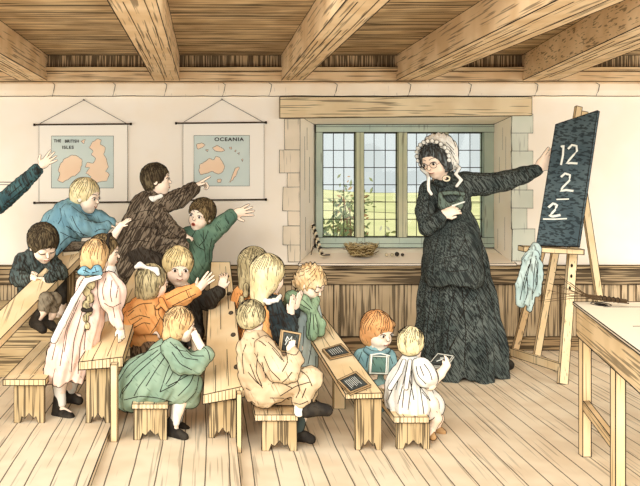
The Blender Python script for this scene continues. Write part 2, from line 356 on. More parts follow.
# ------------------------------------------------------------------ smooth solid modelling (signed distance volumes meshed by surface nets)
BIG = 1.0
class Vol:
    def __init__(s, vox=.006): s.vox = vox; s.pr = []; s.post = []
    def cone(s, a, b, ra, rb, k=.01, op='u'):
        a = np.array(a, float); b = np.array(b, float)
        lo = np.minimum(a-ra, b-rb); hi = np.maximum(a+ra, b+rb)
        def f(X, Y, Z):
            d = b-a; L = d@d+1e-12
            t = np.clip(((X-a[0])*d[0]+(Y-a[1])*d[1]+(Z-a[2])*d[2])/L, 0, 1)
            return np.sqrt((X-a[0]-t*d[0])**2+(Y-a[1]-t*d[1])**2+(Z-a[2]-t*d[2])**2)-(ra+(rb-ra)*t)
        s.pr.append((f, lo, hi, k, op)); return s
    def chain(s, pts, k=.01, op='u'):
        """pts: [(point, radius), ...]"""
        for (a, ra), (b, rb) in zip(pts[:-1], pts[1:]): s.cone(a, b, ra, rb, k, op)
        return s
    def ell(s, c, r, R=None, k=.01, op='u'):
        c = np.array(c, float); r = np.array(r, float); R = np.eye(3) if R is None else R
        e = np.abs(R)@r; m = r.min()
        def f(X, Y, Z):
            x, y, z = X-c[0], Y-c[1], Z-c[2]
            u = (R[0,0]*x+R[1,0]*y+R[2,0]*z)/r[0]; v = (R[0,1]*x+R[1,1]*y+R[2,1]*z)/r[1]; w = (R[0,2]*x+R[1,2]*y+R[2,2]*z)/r[2]
            k0 = np.sqrt(u*u+v*v+w*w)+1e-9; k1 = np.sqrt((u/r[0])**2+(v/r[1])**2+(w/r[2])**2)+1e-9
            return k0*(k0-1)/k1
        s.pr.append((f, c-e, c+e, k, op)); return s
    def plane(s, p, n):
        """keeps the side the normal points away from"""
        p = np.array(p, float); n = np.array(n, float); n /= np.linalg.norm(n)
        s.post.append(lambda X, Y, Z, D: np.maximum(D, (X-p[0])*n[0]+(Y-p[1])*n[1]+(Z-p[2])*n[2])); return s
    def disp(s, fn): s.post.append(lambda X, Y, Z, D: D+fn(X, Y, Z)); return s
    def wob(s, amp=.002, wl=.06, seed=0):
        r = np.random.RandomState(seed+11); K = r.normal(0, 1, (5, 3)); K /= np.linalg.norm(K, axis=1)[:, None]; K *= 6.283/wl*r.uniform(.7, 1.5, (5, 1)); ph = r.uniform(0, 6, 5)
        return s.disp(lambda X, Y, Z: amp*sum(np.sin(K[i,0]*X+K[i,1]*Y+K[i,2]*Z+ph[i]) for i in range(5)).astype(np.float32)/2)
    def folds(s, top, bot, n, amp, ph=0, both=False):
        """gathers running down a garment from top to bot"""
        a = np.array(top, float); b = np.array(bot, float); d = b-a; L = np.linalg.norm(d); d = d/L
        u = np.cross(d, [0, 1, .01]); u /= np.linalg.norm(u); w = np.cross(d, u)
        def f(X, Y, Z):
            x, y, z = X-a[0], Y-a[1], Z-a[2]
            t = np.clip((x*d[0]+y*d[1]+z*d[2])/L, 0, 1.0)
            th = np.arctan2(x*w[0]+y*w[1]+z*w[2], x*u[0]+y*u[1]+z*u[2])
            q = np.sin(n*th+ph+1.3*np.sin(2*th))+.35*np.sin(2.3*n*th+1+ph)
            return (-amp*q*(t if not both else 1)).astype(np.float32)
        return s.disp(f)
    def mesh(s):
        v = s.vox; pad = 3*v+.006
        us = [p for p in s.pr if p[4] == 'u']
        lo = np.min([p[1] for p in us], 0)-pad; hi = np.max([p[2] for p in us], 0)+pad
        n = np.ceil((hi-lo)/v).astype(int)+1
        D = np.full(n, BIG, np.float32)
        ax = [(lo[i]+v*np.arange(n[i])).astype(np.float32) for i in range(3)]
        for f, a, b, k, op in s.pr:
            i0 = np.clip(((a-pad-k-lo)/v).astype(int), 0, n-1); i1 = np.clip(((b+pad+k-lo)/v).astype(int)+2, 1, n)
            if (i1 <= i0).any(): continue
            sl = tuple(slice(i0[i], i1[i]) for i in range(3))
            X = ax[0][sl[0]][:, None, None]; Y = ax[1][sl[1]][None, :, None]; Z = ax[2][sl[2]][None, None, :]
            d = f(X, Y, Z).astype(np.float32); e = D[sl]
            if op == 'u':
                h = np.clip(.5+.5*(e-d)/k, 0, 1); D[sl] = e+(d-e)*h-k*h*(1-h)
            else: D[sl] = np.maximum(e, -d)
        X = ax[0][:, None, None]; Y = ax[1][None, :, None]; Z = ax[2][None, None, :]
        for f in s.post: D = f(X, Y, Z, D)
        D = D.astype(np.float32)
        I = D < 0
        I[0] = I[-1] = False; I[:, 0] = I[:, -1] = False; I[:, :, 0] = I[:, :, -1] = False
        cell = np.zeros(n-1, np.int8)
        for dx in (0, 1):
            for dy in (0, 1):
                for dz in (0, 1): cell += I[dx:n[0]-1+dx, dy:n[1]-1+dy, dz:n[2]-1+dz]
        act = np.argwhere((cell > 0) & (cell < 8)); idx = np.full(n-1, -1, np.int32); idx[tuple(act.T)] = np.arange(len(act))
        P = np.zeros((len(act), 3)); C = np.zeros(len(act))
        cor = [(dx, dy, dz) for dx in (0, 1) for dy in (0, 1) for dz in (0, 1)]
        g = {c: D[act[:, 0]+c[0], act[:, 1]+c[1], act[:, 2]+c[2]] for c in cor}
        for c in cor:
            for x in range(3):
                if c[x]: continue
                e = list(c); e[x] = 1; e = tuple(e); A, B = g[c], g[e]; m = (A < 0) != (B < 0)
                t = np.where(m, A/(A-B+1e-20), 0); q = np.tile(np.array(c, float), (len(act), 1)); q[:, x] += np.clip(t, 0, 1)
                P[m] += q[m]; C[m] += 1
        P = lo+(act+P/np.maximum(C, 1)[:, None])*v
        Q = []
        for x in range(3):
            sa = [slice(0, n[i]-1) for i in range(3)]; sb = list(sa); sb[x] = slice(1, n[x])
            A = I[tuple(sa)]; B = I[tuple(sb)]; e = np.argwhere(A != B); fl = A[tuple(e.T)]
            y, z = (x+1) % 3, (x+2) % 3
            def cid(oy, oz):
                q = e.copy(); q[:, y] -= oy; q[:, z] -= oz; return idx[q[:, 0], q[:, 1], q[:, 2]]
            q = np.stack([cid(0,0), cid(1,0), cid(1,1), cid(0,1)], 1); q[~fl] = q[~fl][:, ::-1]; Q.append(q)
        Q = np.vstack(Q)
        return P, Q

def vnormals(P, Q):
    N = np.zeros_like(P)
    fn = np.cross(P[Q[:, 2]]-P[Q[:, 0]], P[Q[:, 3]]-P[Q[:, 1]])
    for k in range(4): np.add.at(N, Q[:, k], fn)
    for _ in range(2):      # smooth the normals so pen lines run clean
        M = N/(np.linalg.norm(N, axis=1)[:, None]+1e-12); fn = M[Q].sum(1); N = np.zeros_like(P)
        for k in range(4): np.add.at(N, Q[:, k], fn)
    return N/(np.linalg.norm(N, axis=1)[:, None]+1e-12)

READER = np.array([.25, 0, EYE])      # the open side of the room, towards which the figures are outlined in ink
def contour(P, Q, N, minlen=.02, eye=None):
    """polylines where the form turns away from the open side of the room"""
    g = np.einsum('ij,ij->i', N, P-(READER if eye is None else eye))
    T = np.vstack([Q[:, [0,1,2]], Q[:, [0,2,3]]]); s = g[T] > 0; m = s.any(1) & ~s.all(1); T = T[m]
    adj = {}
    pt = {}
    for a, b, c in T.tolist():
        ks = []
        for u, w in ((a,b),(b,c),(c,a)):
            if (g[u] > 0) != (g[w] > 0):
                k = (u, w) if u < w else (w, u); ks.append(k)
                if k not in pt: t = g[u]/(g[u]-g[w]); pt[k] = P[u]+(P[w]-P[u])*t
        if len(ks) == 2: adj.setdefault(ks[0], []).append(ks[1]); adj.setdefault(ks[1], []).append(ks[0])
    seen = set(); out = []
    def walk(k):
        line = [k]; seen.add(k)
        while True:
            nx = [q for q in adj[line[-1]] if q not in seen]
            if not nx: break
            seen.add(nx[0]); line.append(nx[0])
        return line
    for k in [q for q in adj if len(adj[q]) == 1]+list(adj):
        if k in seen: continue
        l = walk(k); cl = len(l) > 3 and l[0] in adj[l[-1]]
        L = np.array([pt[q] for q in l]+([pt[l[0]]] if cl else []))
        if len(L) < 4: continue
        for _ in range(3): L[1:-1] = (L[:-2]+2*L[1:-1]+L[2:])/4
        if np.linalg.norm(np.diff(L, axis=0), axis=1).sum() < minlen: continue
        out.append(np.vstack([L[:-1:2], L[-1:]]))
    return out

def solid(name, vol, mat, parent, lines=(), ink=.0034, minlen=.022, extra=None, outline=True, up=0):
    """one part: the smooth form, its ink outline and the pen lines laid on it.
    lines: ('px', [(px,py),..]) dropped on the form along the sight from the open side, or arrays of points"""
    P, Q = vol.mesh(); N = vnormals(P, Q)
    V_ = [P]; F = [Q]; n = len(P); mi = [np.zeros(len(Q), int)]
    tubes = []
    if outline: tubes += [(L, ink) for L in contour(P, Q, N, minlen)]
    bvh = BVHTree.FromPolygons(P.tolist(), Q.tolist())
    for L in lines:
        if isinstance(L, tuple):
            kind, pts = L[0], L[1]; r = L[2] if len(L) > 2 else ink*.85
            pts = np.array(pts, float); seg = []
            for a, b in zip(pts[:-1], pts[1:]):
                c = max(2, int(np.hypot(*(b-a))/2.2)); seg += [a+(b-a)*i/c for i in range(c)]
            seg.append(pts[-1]); seg = np.array(seg)
            if len(seg) > 4:
                for _ in range(2): seg[1:-1] = (seg[:-2]+2*seg[1:-1]+seg[2:])/4
            cur = []
            for q in seg:
                d = at(q[0], q[1], 1.0)-Vector((0,0,EYE)); h = bvh.ray_cast(Vector((0,0,EYE)), d.normalized())
                if h[0] is None or (cur and (Vector(cur[-1])-h[0]).length > .05):
                    if len(cur) > 1: tubes.append((np.array(cur), r))
                    cur = []
                if h[0] is not None: cur.append(tuple(h[0]))
            if len(cur) > 1: tubes.append((np.array(cur), r))
        else: tubes.append((np.array(L), ink*.8))
    tv, tf = [], []
    for L, r in tubes:
        v, q = tube_geo(L, r); tv.append(v); tf.append(q+n); n += len(v)
    V_ += tv; F += tf; mi += [np.ones(len(q), int) for q in tf]
    V_ = np.vstack(V_); F = np.vstack(F); mi = np.concatenate(mi)
    base = np.array(parent.location, float)
    pp = parent.parent
    if pp is not None: base += np.array(pp.location, float)
    me = bpy.data.meshes.new(name); me.vertices.add(len(V_)); me.vertices.foreach_set('co', (V_-base).astype(np.float32).ravel())
    me.loops.add(F.size); me.loops.foreach_set('vertex_index', F.astype(np.int32).ravel())
    me.polygons.add(len(F)); me.polygons.foreach_set('loop_start', np.arange(0, F.size, 4, dtype=np.int32)); me.polygons.foreach_set('loop_total', np.full(len(F), 4, np.int32))
    me.materials.append(mat); me.materials.append(INK)
    me.polygons.foreach_set('material_index', mi.astype(np.int32)); me.polygons.foreach_set('use_smooth', np.ones(len(F), bool)); me.update(); me.validate()
    o = link(name, me, parent); o_ = o
    return o_, bvh

# ------------------------------------------------------------------ people
def rotm(yaw, pitch, roll):
    return np.array((Matrix.Rotation(math.radians(yaw), 3, 'Z') @ Matrix.Rotation(math.radians(pitch), 3, 'Y') @ Matrix.Rotation(math.radians(roll), 3, 'X')))
SKIN = inked('skin', (254,232,208), (252,224,198), scale=(3,3,3), lo=.9, hi=.95, ink=0)
WHITE = inked('white_cloth', (250,244,232), (236,234,222), scale=(40,40,4), lo=.66, hi=.7, ink=.25)
def cloth(name, a, b, lo=.6, ink=.6, rot=(0,25,0), scale=(100,45,9), ts=7, ink_rgb=(45,36,28)):
    return inked('cloth_'+name, a, b, rot=rot, scale=scale, lo=lo, hi=lo+.06, ink=ink, tint_scale=ts, ink_rgb=ink_rgb)
def hairmat(name, a, b, lo=.56, ink=.6): return inked('hair_'+name, a, b, rot=(0,12,0), scale=(90,90,12), lo=lo, hi=lo+.06, ink=ink, tint_scale=14)
BOOT = inked('boot_leather', (62,56,48), (44,40,36), scale=(60,60,60), lo=.6, hi=.66, ink=.6, tint_scale=20)

class Fig:
    def __init__(s, label, Y, foot, cat='child', group=None, vox=.0045):
        s.Y = Y; s.s = Y/FOC; f = at(foot[0], foot[1], Y); s.root = thing('person', label, cat, f, group)
        s.body = Vol(vox); s.lines = []; s.vox = vox
    def p(s, px, py, dy=0): return np.array(at(px, py, s.Y+dy))
    def pts(s, L):
        """(px, py, dy, radius in px) -> chain"""
        return [(s.p(a, b, c), r*s.s) for a, b, c, r in L]
    def limb(s, L, k=.012): s.body.chain(s.pts(L), k); return s
    def blob(s, px, py, dy, rx, ry, rz, R=None, k=.015): s.body.ell(s.p(px, py, dy), np.array([rx, ry, rz])*s.s, R, k); return s
    def head(s, px, py, dy, h, yaw, pitch=0, roll=0, nose=1.0, fat=1.0):
        s.hc = s.p(px, py, dy); s.h = h*s.s; s.R = rotm(yaw, pitch, roll); H = s.h; c, R = s.hc, s.R; s.fat = fat
        L = lambda x, y, z: c+R@(np.array([x, y, z])*H)
        s.L = L; b = s.body; e = lambda p, r, k=.02: b.ell(L(*p), np.array(r)*H, R, k*H/.2)
        e((-.06,0,.10), (.42,.355,.385)); e((.10,0,-.16), (.27,.27*fat,.32)); e((.20,.13,-.19), (.13,.13*fat,.13)); e((.20,-.13,-.19), (.13,.13*fat,.13))
        e((.21,0,-.40), (.10,.11,.085)); e((.27,0,.13), (.10,.2,.12))
        b.chain([(L(.345,0,.02), .028*H), (L(.435*1, 0, -.105), .042*H*nose)], .02*H)
        e((.345,0,-.245), (.055,.085,.022), .008); e((.335,0,-.285), (.055,.07,.025), .008)
        for y in (-1, 1):
            e((-.0,.345*y,-.06), (.075,.03,.105), .006); e((.322,.14*y,.005), (.05,.07,.035), .02)
        return s
    def facecast(s, bvh, y, z, out=.0):
        o = s.L(2, y, z); d = s.R@np.array([-1., 0, 0]); h = bvh.ray_cast(Vector(o), Vector(d))
        return None if h[0] is None else np.array(h[0])-d*out*s.h
    def hand(s, w, d, n, size, pose='relaxed', side=1, spread=1.0, k=.004):
        """w: wrist, d: finger direction, n: palm normal, size: hand length in px, side: which edge carries the thumb"""
        L = size*s.s; d = np.array(d, float); d /= np.linalg.norm(d); n = np.array(n, float); n -= d*(n@d); n /= np.linalg.norm(n); e = np.cross(d, n)*side
        b = s.body; W = np.array(w, float); Rm = np.stack([d, e, n], 1)
        b.ell(W+d*.27*L, np.array([.30, .22, .11])*L, Rm, .008); b.cone(W, W+d*.2*L, .13*L, .15*L, .008)
        curls = {'relaxed': (25, 35, 45, 50), 'open': (4, 2, 4, 8), 'flat': (3, 3, 3, 3), 'point': (4, 85, 90, 95), 'fist': (75, 80, 85, 88), 'hold': (48, 52, 55, 60)}[pose]
        lens = (.44, .50, .46, .36); rr = max(.0042, .052*L)
        for i in range(4):
            o = (.165-.11*i); base = W+d*.46*L+e*o*L; sp = (8-6*i)*spread if pose in ('open',) else (2-1.5*i)
            fd = d*math.cos(math.radians(sp))+e*math.sin(math.radians(sp)); p = base; c = math.radians(curls[i])
            for j, q in enumerate((.42, .33, .25)):
                a = c*(.6+.55*j); v = fd*math.cos(a)+n*math.sin(a); p2 = p+v*lens[i]*L*q
                b.cone(p, p2, rr*(1-.1*j), rr*(.92-.1*j), k); p = p2
        ta = math.radians({'open': 55, 'relaxed': 38, 'flat': 30, 'point': 25, 'fist': 20, 'hold': 35}[pose]); tb = W+d*.12*L+e*.14*L
        v = d*math.cos(ta)+e*math.sin(ta)+n*(.55 if pose in ('fist','hold','point') else .15); v /= np.linalg.norm(v)
        p1 = tb+v*.2*L; v2 = v+d*.5-e*(.5 if pose in ('fist','point','hold') else .05); v2 /= np.linalg.norm(v2); p2 = p1+v2*.2*L
        b.cone(tb, p1, rr*1.35, rr*1.15, .006); b.cone(p1, p2, rr*1.15, rr*.9, k)
        return s
    def shoe(s, heel, toe, r=3.4, mat=None, ankle=None, up=3.5):
        """heel, toe: (px,py,dy) at the sole"""
        v = Vol(.005); a = s.p(*heel); b = s.p(*toe); R = r*s.s; R *= 1.12; a[2] += R*.8; b[2] += R*.75; q = s.s
        v.chain([(a, R), (a*.45+b*.55+np.array([0,0,R*.25]), R*.98), (b, R*.85)], .006)
        if ankle is not None: v.chain([(a+np.array([0,0,R*.3]), R*.95), (s.p(*ankle)+np.array([0,0,3.5*q]), R*.95)], .008)
        lo = min(a[2]-R*.8, b[2]-R*.75)
        m, _ = solid('shoe', v, mat or BOOT, s.root, minlen=.02); return m
    def fin(s, eyes='open', mouth='closed', brow=.2, lines=(), ink=.0026, glance=0):
        o, bvh = solid('body', s.body, SKIN, s.root, lines=list(lines)+s.lines, ink=ink, minlen=.012)
        s.bvh = bvh
        if eyes is None: return s
        H = s.h; dark = plain('pupil', (48,34,26)); wh = plain('eye_white', (246,240,228)); lip = plain('lip', (206,120,96))
        for y in (-1, 1):
            c = s.facecast(bvh, .15*y, .0, 0)
            if c is None: continue
            if eyes == 'open':
                m = MB(); 
                def disc(cen, ry, rz, mat, off):
                    vs = [cen+s.R@(np.array([off, 0, 0])*H)]; n = 12
                    for k in range(n):
                        a = 6.283*k/n; vs.append(cen+s.R@(np.array([off*.2-.25*ry*ry, ry*math.cos(a), rz*math.sin(a)])*H))
                    m.add(vs, [(0, 1+k, 1+(k+1) % n) for k in range(n)], mat, True)
                disc(c, .066, .042, wh, .012); disc(c+s.R@(np.array([.008, .02*glance, -.003])*H), .036, .042, dark, .012)
                arc = [s.facecast(bvh, .15*y+.075*math.cos(a), .005+.048*math.sin(a), .008) for a in np.linspace(.2, 2.94, 7)]
                arc = [q for q in arc if q is not None]
                if len(arc) > 2: m.line(arc, ink*.9)
                m.build('eye', s.root)
            else:
                m = MB(); arc = [s.facecast(bvh, .15*y+.085*math.cos(a), -.0+.035*math.sin(a), .006) for a in np.linspace(3.34, 6.08, 7)]
                arc = [q for q in arc if q is not None]
                if len(arc) > 2: m.line(arc, ink*1.1); m.build('eye', s.root)
            m = MB(); arc = [s.facecast(bvh, .15*y+t*.1, .12+brow*.1*(1-t*t), .006) for t in (-1, -.5, 0, .5, 1)]
            arc = [q for q in arc if q is not None]
            if len(arc) > 2: m.line(arc, ink*.8); m.build('eyebrow', s.root)
        m = MB()
        if mouth == 'open':
            c = s.facecast(bvh, 0, -.275, .0); vs = [c+s.R@(np.array([.012,0,0])*H)]
            for k in range(12): a = 6.283*k/12; vs.append(c+s.R@(np.array([.006, .062*math.cos(a), .05*math.sin(a)])*H))
            m.add(vs, [(0, 1+k, 1+(k+1) % 12) for k in range(12)], plain('mouth_inside', (120,50,40))); m.line(vs[1:]+vs[1:2], ink*.9, lip)
        else:
            arc = [s.facecast(bvh, .085*t, -.262+(.03*t*t if mouth == 'smile' else 0), .008) for t in (-1, -.6, -.2, .2, .6, 1)]
            arc = [q for q in arc if q is not None]
            if len(arc) > 1: m.line(arc, ink*1.1, plain('lip_line', (150,70,52)))
        if m.v: m.build('mouth', s.root)
        return s
    def hair(s, mat, style='short', name='hair', fringe=.24, extra=(), strands=26, ink=.0022, vox=.0055, lines=(), wob=.0015, wl=.03, vol=1.0, cut=()):
        v = Vol(vox); H = s.h; L = s.L; e = lambda p, r, k=.02, op='u': v.ell(L(*p), np.array(r)*H, s.R, k, op)
        e((-.07,0,.13), (.465*vol,.415*vol,.425*vol))
        if style in ('bob', 'long'): e((-.16,0,-.14), (.34*vol,.405*vol,.40))
        if style == 'long': e((-.30,0,-.5), (.18,.30,.36), .03)
        if style == 'short': e((-.2,0,-.08), (.28,.36,.30))
        if style == 'curly':
            e((-.16,0,-.05), (.36,.43,.36))
        for p, r in extra: e(p, r, .015)
        # the face and neck stay clear
        e((.55,0,-.22+(fringe-.24)), (.45,.46,.46), op='s')
        if style == 'short': e((.22,0,-.62), (.52,.55,.50), op='s')
        if style in ('bob','curly'): e((.40,0,-.5), (.40,.34,.45), op='s')
        for p, r in cut: e(p, r, op='s')
        if style == 'curly': v.wob(.0065, .035, 3); v.wob(.003, .018, 5)
        else: v.wob(wob*(.4 if style != 'short' else 1), wl, int(H*1e4))
        P = []
        rnd = random.Random(int(s.hc[0]*1e3))
        o, bvh = solid(name, v, mat, s.root, ink=.0033, minlen=.02, lines=lines)
        m = MB(); crown = np.array([-.14, 0, .35])
        for k in range(strands):
            az = 6.283*(k+rnd.random()*.6)/strands; t0 = rnd.uniform(.15, .8); t1 = t0+rnd.uniform(.5, 1.3); pl = []
            for t in np.linspace(t0, min(t1, 2.4), 12):
                dl = np.array([math.sin(t)*math.cos(az+.12*math.sin(3*t)), math.sin(t)*math.sin(az+.12*math.sin(3*t)), math.cos(t)])
                org = L(-.1, 0, .05)+s.R@dl*H*1.4; h = bvh.ray_cast(Vector(org), Vector(-(s.R@dl)))
                if h[0] is None or (pl and np.linalg.norm(pl[-1]-np.array(h[0])) > .04):
                    if len(pl) > 2: m.line(pl, ink*.8)
                    pl = []
                if h[0] is not None: pl.append(np.array(h[0])+(s.R@dl)*.0006)
            if len(pl) > 2: m.line(pl, ink*.8)
        if m.v:
            c = m.build('strands', o)
        s.hbvh = bvh
        return o
    def part(s, name, vol, mat, lines=(), **kw):
        o, b = solid(name, vol, mat, s.root, lines=lines, **kw); return o
# ------------------------------------------------------------------ benches, desks, table
M_END = inked('end_grain', (196,172,132), (176,150,112), scale=(90,90,3), lo=.45, hi=.52, ink=.75)
def panel(m, x0, x1, y, z0, z1, th, mat, notch=.35):
    """upright board with a shaped cut-out between its two feet; x0,x1 at depth y"""
    w = x1-x0; h = min(.05, (z1-z0)*.3)
    q = [(x0,z0),(x0+w*.2,z0),(x0+w*.27,z0+h*.75),(x0+w*.36,z0+h*.5),(x0+w*.5,z0+h*1.1),(x0+w*.64,z0+h*.5),(x0+w*.73,z0+h*.75),(x0+w*.8,z0),(x1,z0),(x1,z1),(x0,z1)]
    m.prism([(a,y,b) for a, b in q], (0,th,0), mat)
def bench(label, x0, x1, ytop, th, fx0, fx1, yfoot, fz, length, inset=.02):
    Yf = (EYE-fz)*FOC/(yfoot-VPY); Yt = Yf-inset
    a, b = at(x0,ytop,Yt), at(x1,ytop,Yt); tz = a[2]; t = th*Yt/FOC
    root = thing('bench', label, 'bench', ((a[0]+b[0])/2, Yt+length/2, fz), 'low plank benches')
    m = MB(); m.box(a[0], b[0], Yt, Yt+length, tz-t, tz, wood('pale','y'), .0026)
    for k in (.3, .62): X = a[0]+(b[0]-a[0])*k; m.line([(X,Yt,tz+.0005),(X+.004,Yt+.09,tz+.0005)], .0018); m.line([(X,Yt+.12,tz+.0005),(X-.003,Yt+length-.05,tz+.0005)], .0016)
    for k in range(9): X = a[0]+(b[0]-a[0])*(k+.5)/9; m.line([(X,Yt-.0005,tz-t),(X,Yt-.0005,tz-.003)], .0014)
    m.build('seat', root)
    c, d = at(fx0,yfoot,Yf)[0], at(fx1,yfoot,Yf)[0]
    for y in (Yf, Yf+length-.07):
        m = MB(); panel(m, c, d, y, fz, tz-t, .03, wood('leg','z')); m.build('leg', root)
    m = MB(); m.box((c+d)/2-.012, (c+d)/2+.012, Yf+.03, Yf+length-.07, tz-t-.05, tz-t, wood('leg','y')); m.build('brace', root)
    return tz
bench('low plank bench at the far left edge, nearly empty, under the long slanting writing desk', 3, 45.5, 379.5, 6, 14, 44, 423, PL2, 1.5)
T_B1 = bench('low bench carrying the child in the green dress', 132, 168, 404, 5, 133.5, 167, 440, PL, .8)
T_B2 = bench('low bench carrying the boy in tan who holds a slate', 255, 298, 415, 6, 262, 297, 451, 0, .75)
T_B3 = bench('low bench carrying the toddler in white near the teacher', 394, 429, 417, 6, 397, 429.5, 449, 0, .8)

def desk(label, A, B, C, D, th, legs, post, floors, cat='desk'):
    """A,B near-left/right, C,D far-right/left corners of the top as (px, py, Y)"""
    P = [np.array(at(*q)) for q in (A, B, C, D)]
    if A[0] > 300:      # keep the low desk's top flat
        n_ = np.cross(P[1]-P[0], P[2]-P[0]); P[3][2] = P[0][2]-(n_[0]*(P[3][0]-P[0][0])+n_[1]*(P[3][1]-P[0][1]))/n_[2]
    base = (P[0]+P[1]+P[2]+P[3])/4; base[2] = floors[0]
    root = thing('school_desk', label, cat, base, 'long school desks')
    dn = [np.array([0,0,-t]) for t in (th[0], th[1], th[1], th[0])]
    m = MB(); m.hexa([P[i]+dn[i] for i in range(4)]+P, wood('pale','y'), .003)
    for k, u, w in ((.3,.0,.16),(.62,.02,.25),(.45,.4,.7),(.75,.55,.95)):
        a = P[0]+(P[1]-P[0])*k; d = P[3]+(P[2]-P[3])*k; m.line([a+(d-a)*u+[0,0,.001], a+(d-a)*w+[0,0,.001]], .0017)
    for k in range(12):
        a = P[0]+(P[1]-P[0])*(k+.5)/12; t = th[0]+(th[1]-th[0])*(k+.5)/12; m.line([a-[0,.001,.004], a-[0,.001,t]], .0014)
    m.build('desktop', root)
    for (x0, x1, yf, fz, zt, off) in legs:
        Y = (EYE-fz)*FOC/(yf-VPY)+off; k = (zt-VPY)
        z1 = at(0, zt, Y)[2]; m = MB(); panel(m, at(x0,0,Y)[0], at(x1,0,Y)[0], Y, fz, z1, .035, wood('leg','z')); m.build('leg', root)
    for (x0, x1, yf, fz, yt) in post:
        Y = (EYE-fz)*FOC/(yf-VPY); m = MB(); m.box(at(x0,0,Y)[0], at(x1,0,Y)[0], Y, Y+.06, fz, at(0,yt,Y)[2], wood('pale','z')); m.build('post', root)
    # far end: a pair of uprights down to the floor
    for t in (.2, .8):
        q = P[3]+(P[2]-P[3])*t; q = q+(P[0]-P[3])*.03; m = MB(); m.box(q[0]-.025, q[0]+.025, q[1]-.03, q[1]+.02, floors[1], q[2]-max(th)-.002, wood('leg','z')); m.build('post', root)
    return root, P
d0, P0 = desk('long writing desk at the far left, the dark-haired boy leaning over it', (-52,360,4.35), (-28,368,4.35), (90,247,5.6), (70,244,5.6), (.05,.05),
    [(-50,-30,440,PL2,376,0)], [], (PL2, PL2))
d1, P1 = desk('long pale desk between the girl with the blue hair bow and the child in green', (78.5,362,4.4), (123,357,4.4), (152,264,5.7), (137,266,5.7), (.045,.055),
    [(86,110,423,PL2,367,0)], [(110.5,117,442,PL,365)], (PL2, PL))
d2, P2 = desk('long pale desk in the middle, with ink pots let into its right edge', (203,395,4.28), (244.5,386,4.28), (230,262,5.85), (211,262,5.85), (.05,.06),
    [(209,236,438,PL,400,0)], [(236.8,241.5,453,0,394)], (PL, PL))
d3, P3 = desk('long low desk on the right with two slates lying on it', (345.5,394,4.2), (382.6,393,4.2), (316,306,5.5), (291,318,5.5), (.028,.028),
    [(355.6,381.6,450,0,399,0)], [(334,345,409,0,380)], (0, 0))
for py in (276, 293, 312, 334, 366):
    # ink pots: t along the right edge so that the row falls at py
    best = min(np.linspace(0, 1, 400), key=lambda t: abs((VPY+(EYE-(P2[1]+(P2[2]-P2[1])*t)[2])*FOC/(P2[1]+(P2[2]-P2[1])*t)[1])-py))
    q = P2[1]+(P2[2]-P2[1])*best+(P2[0]-P2[1])*.14; m = MB(); u = (P2[2]-P2[1]); u /= np.linalg.norm(u); w = (P2[0]-P2[1]); w /= np.linalg.norm(w); n = np.cross(w, -u); n = n if n[2] > 0 else -n
    ring = [q+n*.003+u*.022*math.cos(a)+w*.014*math.sin(a) for a in np.linspace(0, 6.283, 15)]
    m.add([q+n*.004]+ring[:-1], [(0,1+k,1+(k+1) % 14) for k in range(14)], plain('ink_pot', (90,80,66))); m.line(ring, .0022); m.build('ink_pot', d2)
# steps hidden behind the class: the back rows stand higher
m = MB(); m.box(at(-60,0,5.45)[0], at(196,0,5.45)[0], 5.45, WY-.06, PL2, .42, wood('leg','x')); S('floor_gallery', m)

# teacher's table at the right
tz = .80; Yb = (EYE-tz)*FOC/(302-VPY); Ya = (EYE-tz)*FOC/(362-VPY)
a = np.array(at(573,302,Yb)); b = np.array(at(654,362,Ya)); rt = np.array([2.75, Yb, tz]); rn = rt+(b-a); rn[2] = tz
root = thing('table', 'tall pale wooden table at the right edge with deep apron boards', 'table', (a[0]+.5, (Ya+Yb)/2, 0))
dn = np.array([0,0,-.012])
m = MB(); m.hexa([b+dn, rn+dn, rt+dn, a+dn, b, rn, rt, a], plain('table_pale', (240,224,196)), .003)
for k in (.12,.5): m.line([a+(b-a)*k+[.12,0,.001], rt+(rn-rt)*k+[0,0,.001]], .0016)
m.build('tabletop', root)
u = (b-a)/np.linalg.norm(b-a); w = np.array([u[1], -u[0], 0]); w = w if w[0] > 0 else -w
m = MB(); p = a+w*.012+u*.02; q = b+w*.012-u*.02; h1 = np.array([0,0,-.16])
m.hexa([p+dn+h1, q+dn+h1, q+w*.022+dn+h1, p+w*.022+dn+h1, p+dn, q+dn, q+w*.022+dn, p+w*.022+dn], inked('apron_wood', (232,204,160), (214,184,138), scale=(2.2,2.2,90), lo=.55, hi=.61, ink=.6), .003); m.build('apron', root)
m = MB(); p2 = a+w*.03+np.array([.02,-.02,0]); q2 = rt+np.array([-.03,-.02,0]); v = np.array([0,-.022,0])
m.hexa([p2+v+dn+h1, q2+v+dn+h1, q2+dn+h1, p2+dn+h1, p2+v+dn, q2+v+dn, q2+dn, p2+dn], wood('tan','x'), .003); m.build('apron', root)
def tleg(c, px=.022):
    m = MB(); m.box(c[0]-px, c[0]+px, c[1]-px, c[1]+px, 0, tz-.02, wood('pale','z'), .003); m.build('leg', root)
L1 = np.array(at(585,0,4.15)); L2 = np.array(at(618,0,3.5))
tleg(L1); tleg(L2); tleg(np.array([2.68,4.1,0])); tleg(np.array([2.5,3.1,0]))
m = MB(); m.bar((L1[0],L1[1],.27), (L2[0],L2[1],.27), .03, .05, MATS['apron_wood']); m.build('stretcher', root)
c = np.array(at(601,304.5,(EYE-tz)*FOC/(304.5-VPY))); m = MB()
ring = [c+[.045*math.cos(t), .06*math.sin(t), .0015] for t in np.linspace(0, 6.283, 19)]; m.line(ring, .0022)
ring = [c+[.03*math.cos(t), .045*math.sin(t), .001] for t in np.linspace(0, 6.283, 19)]
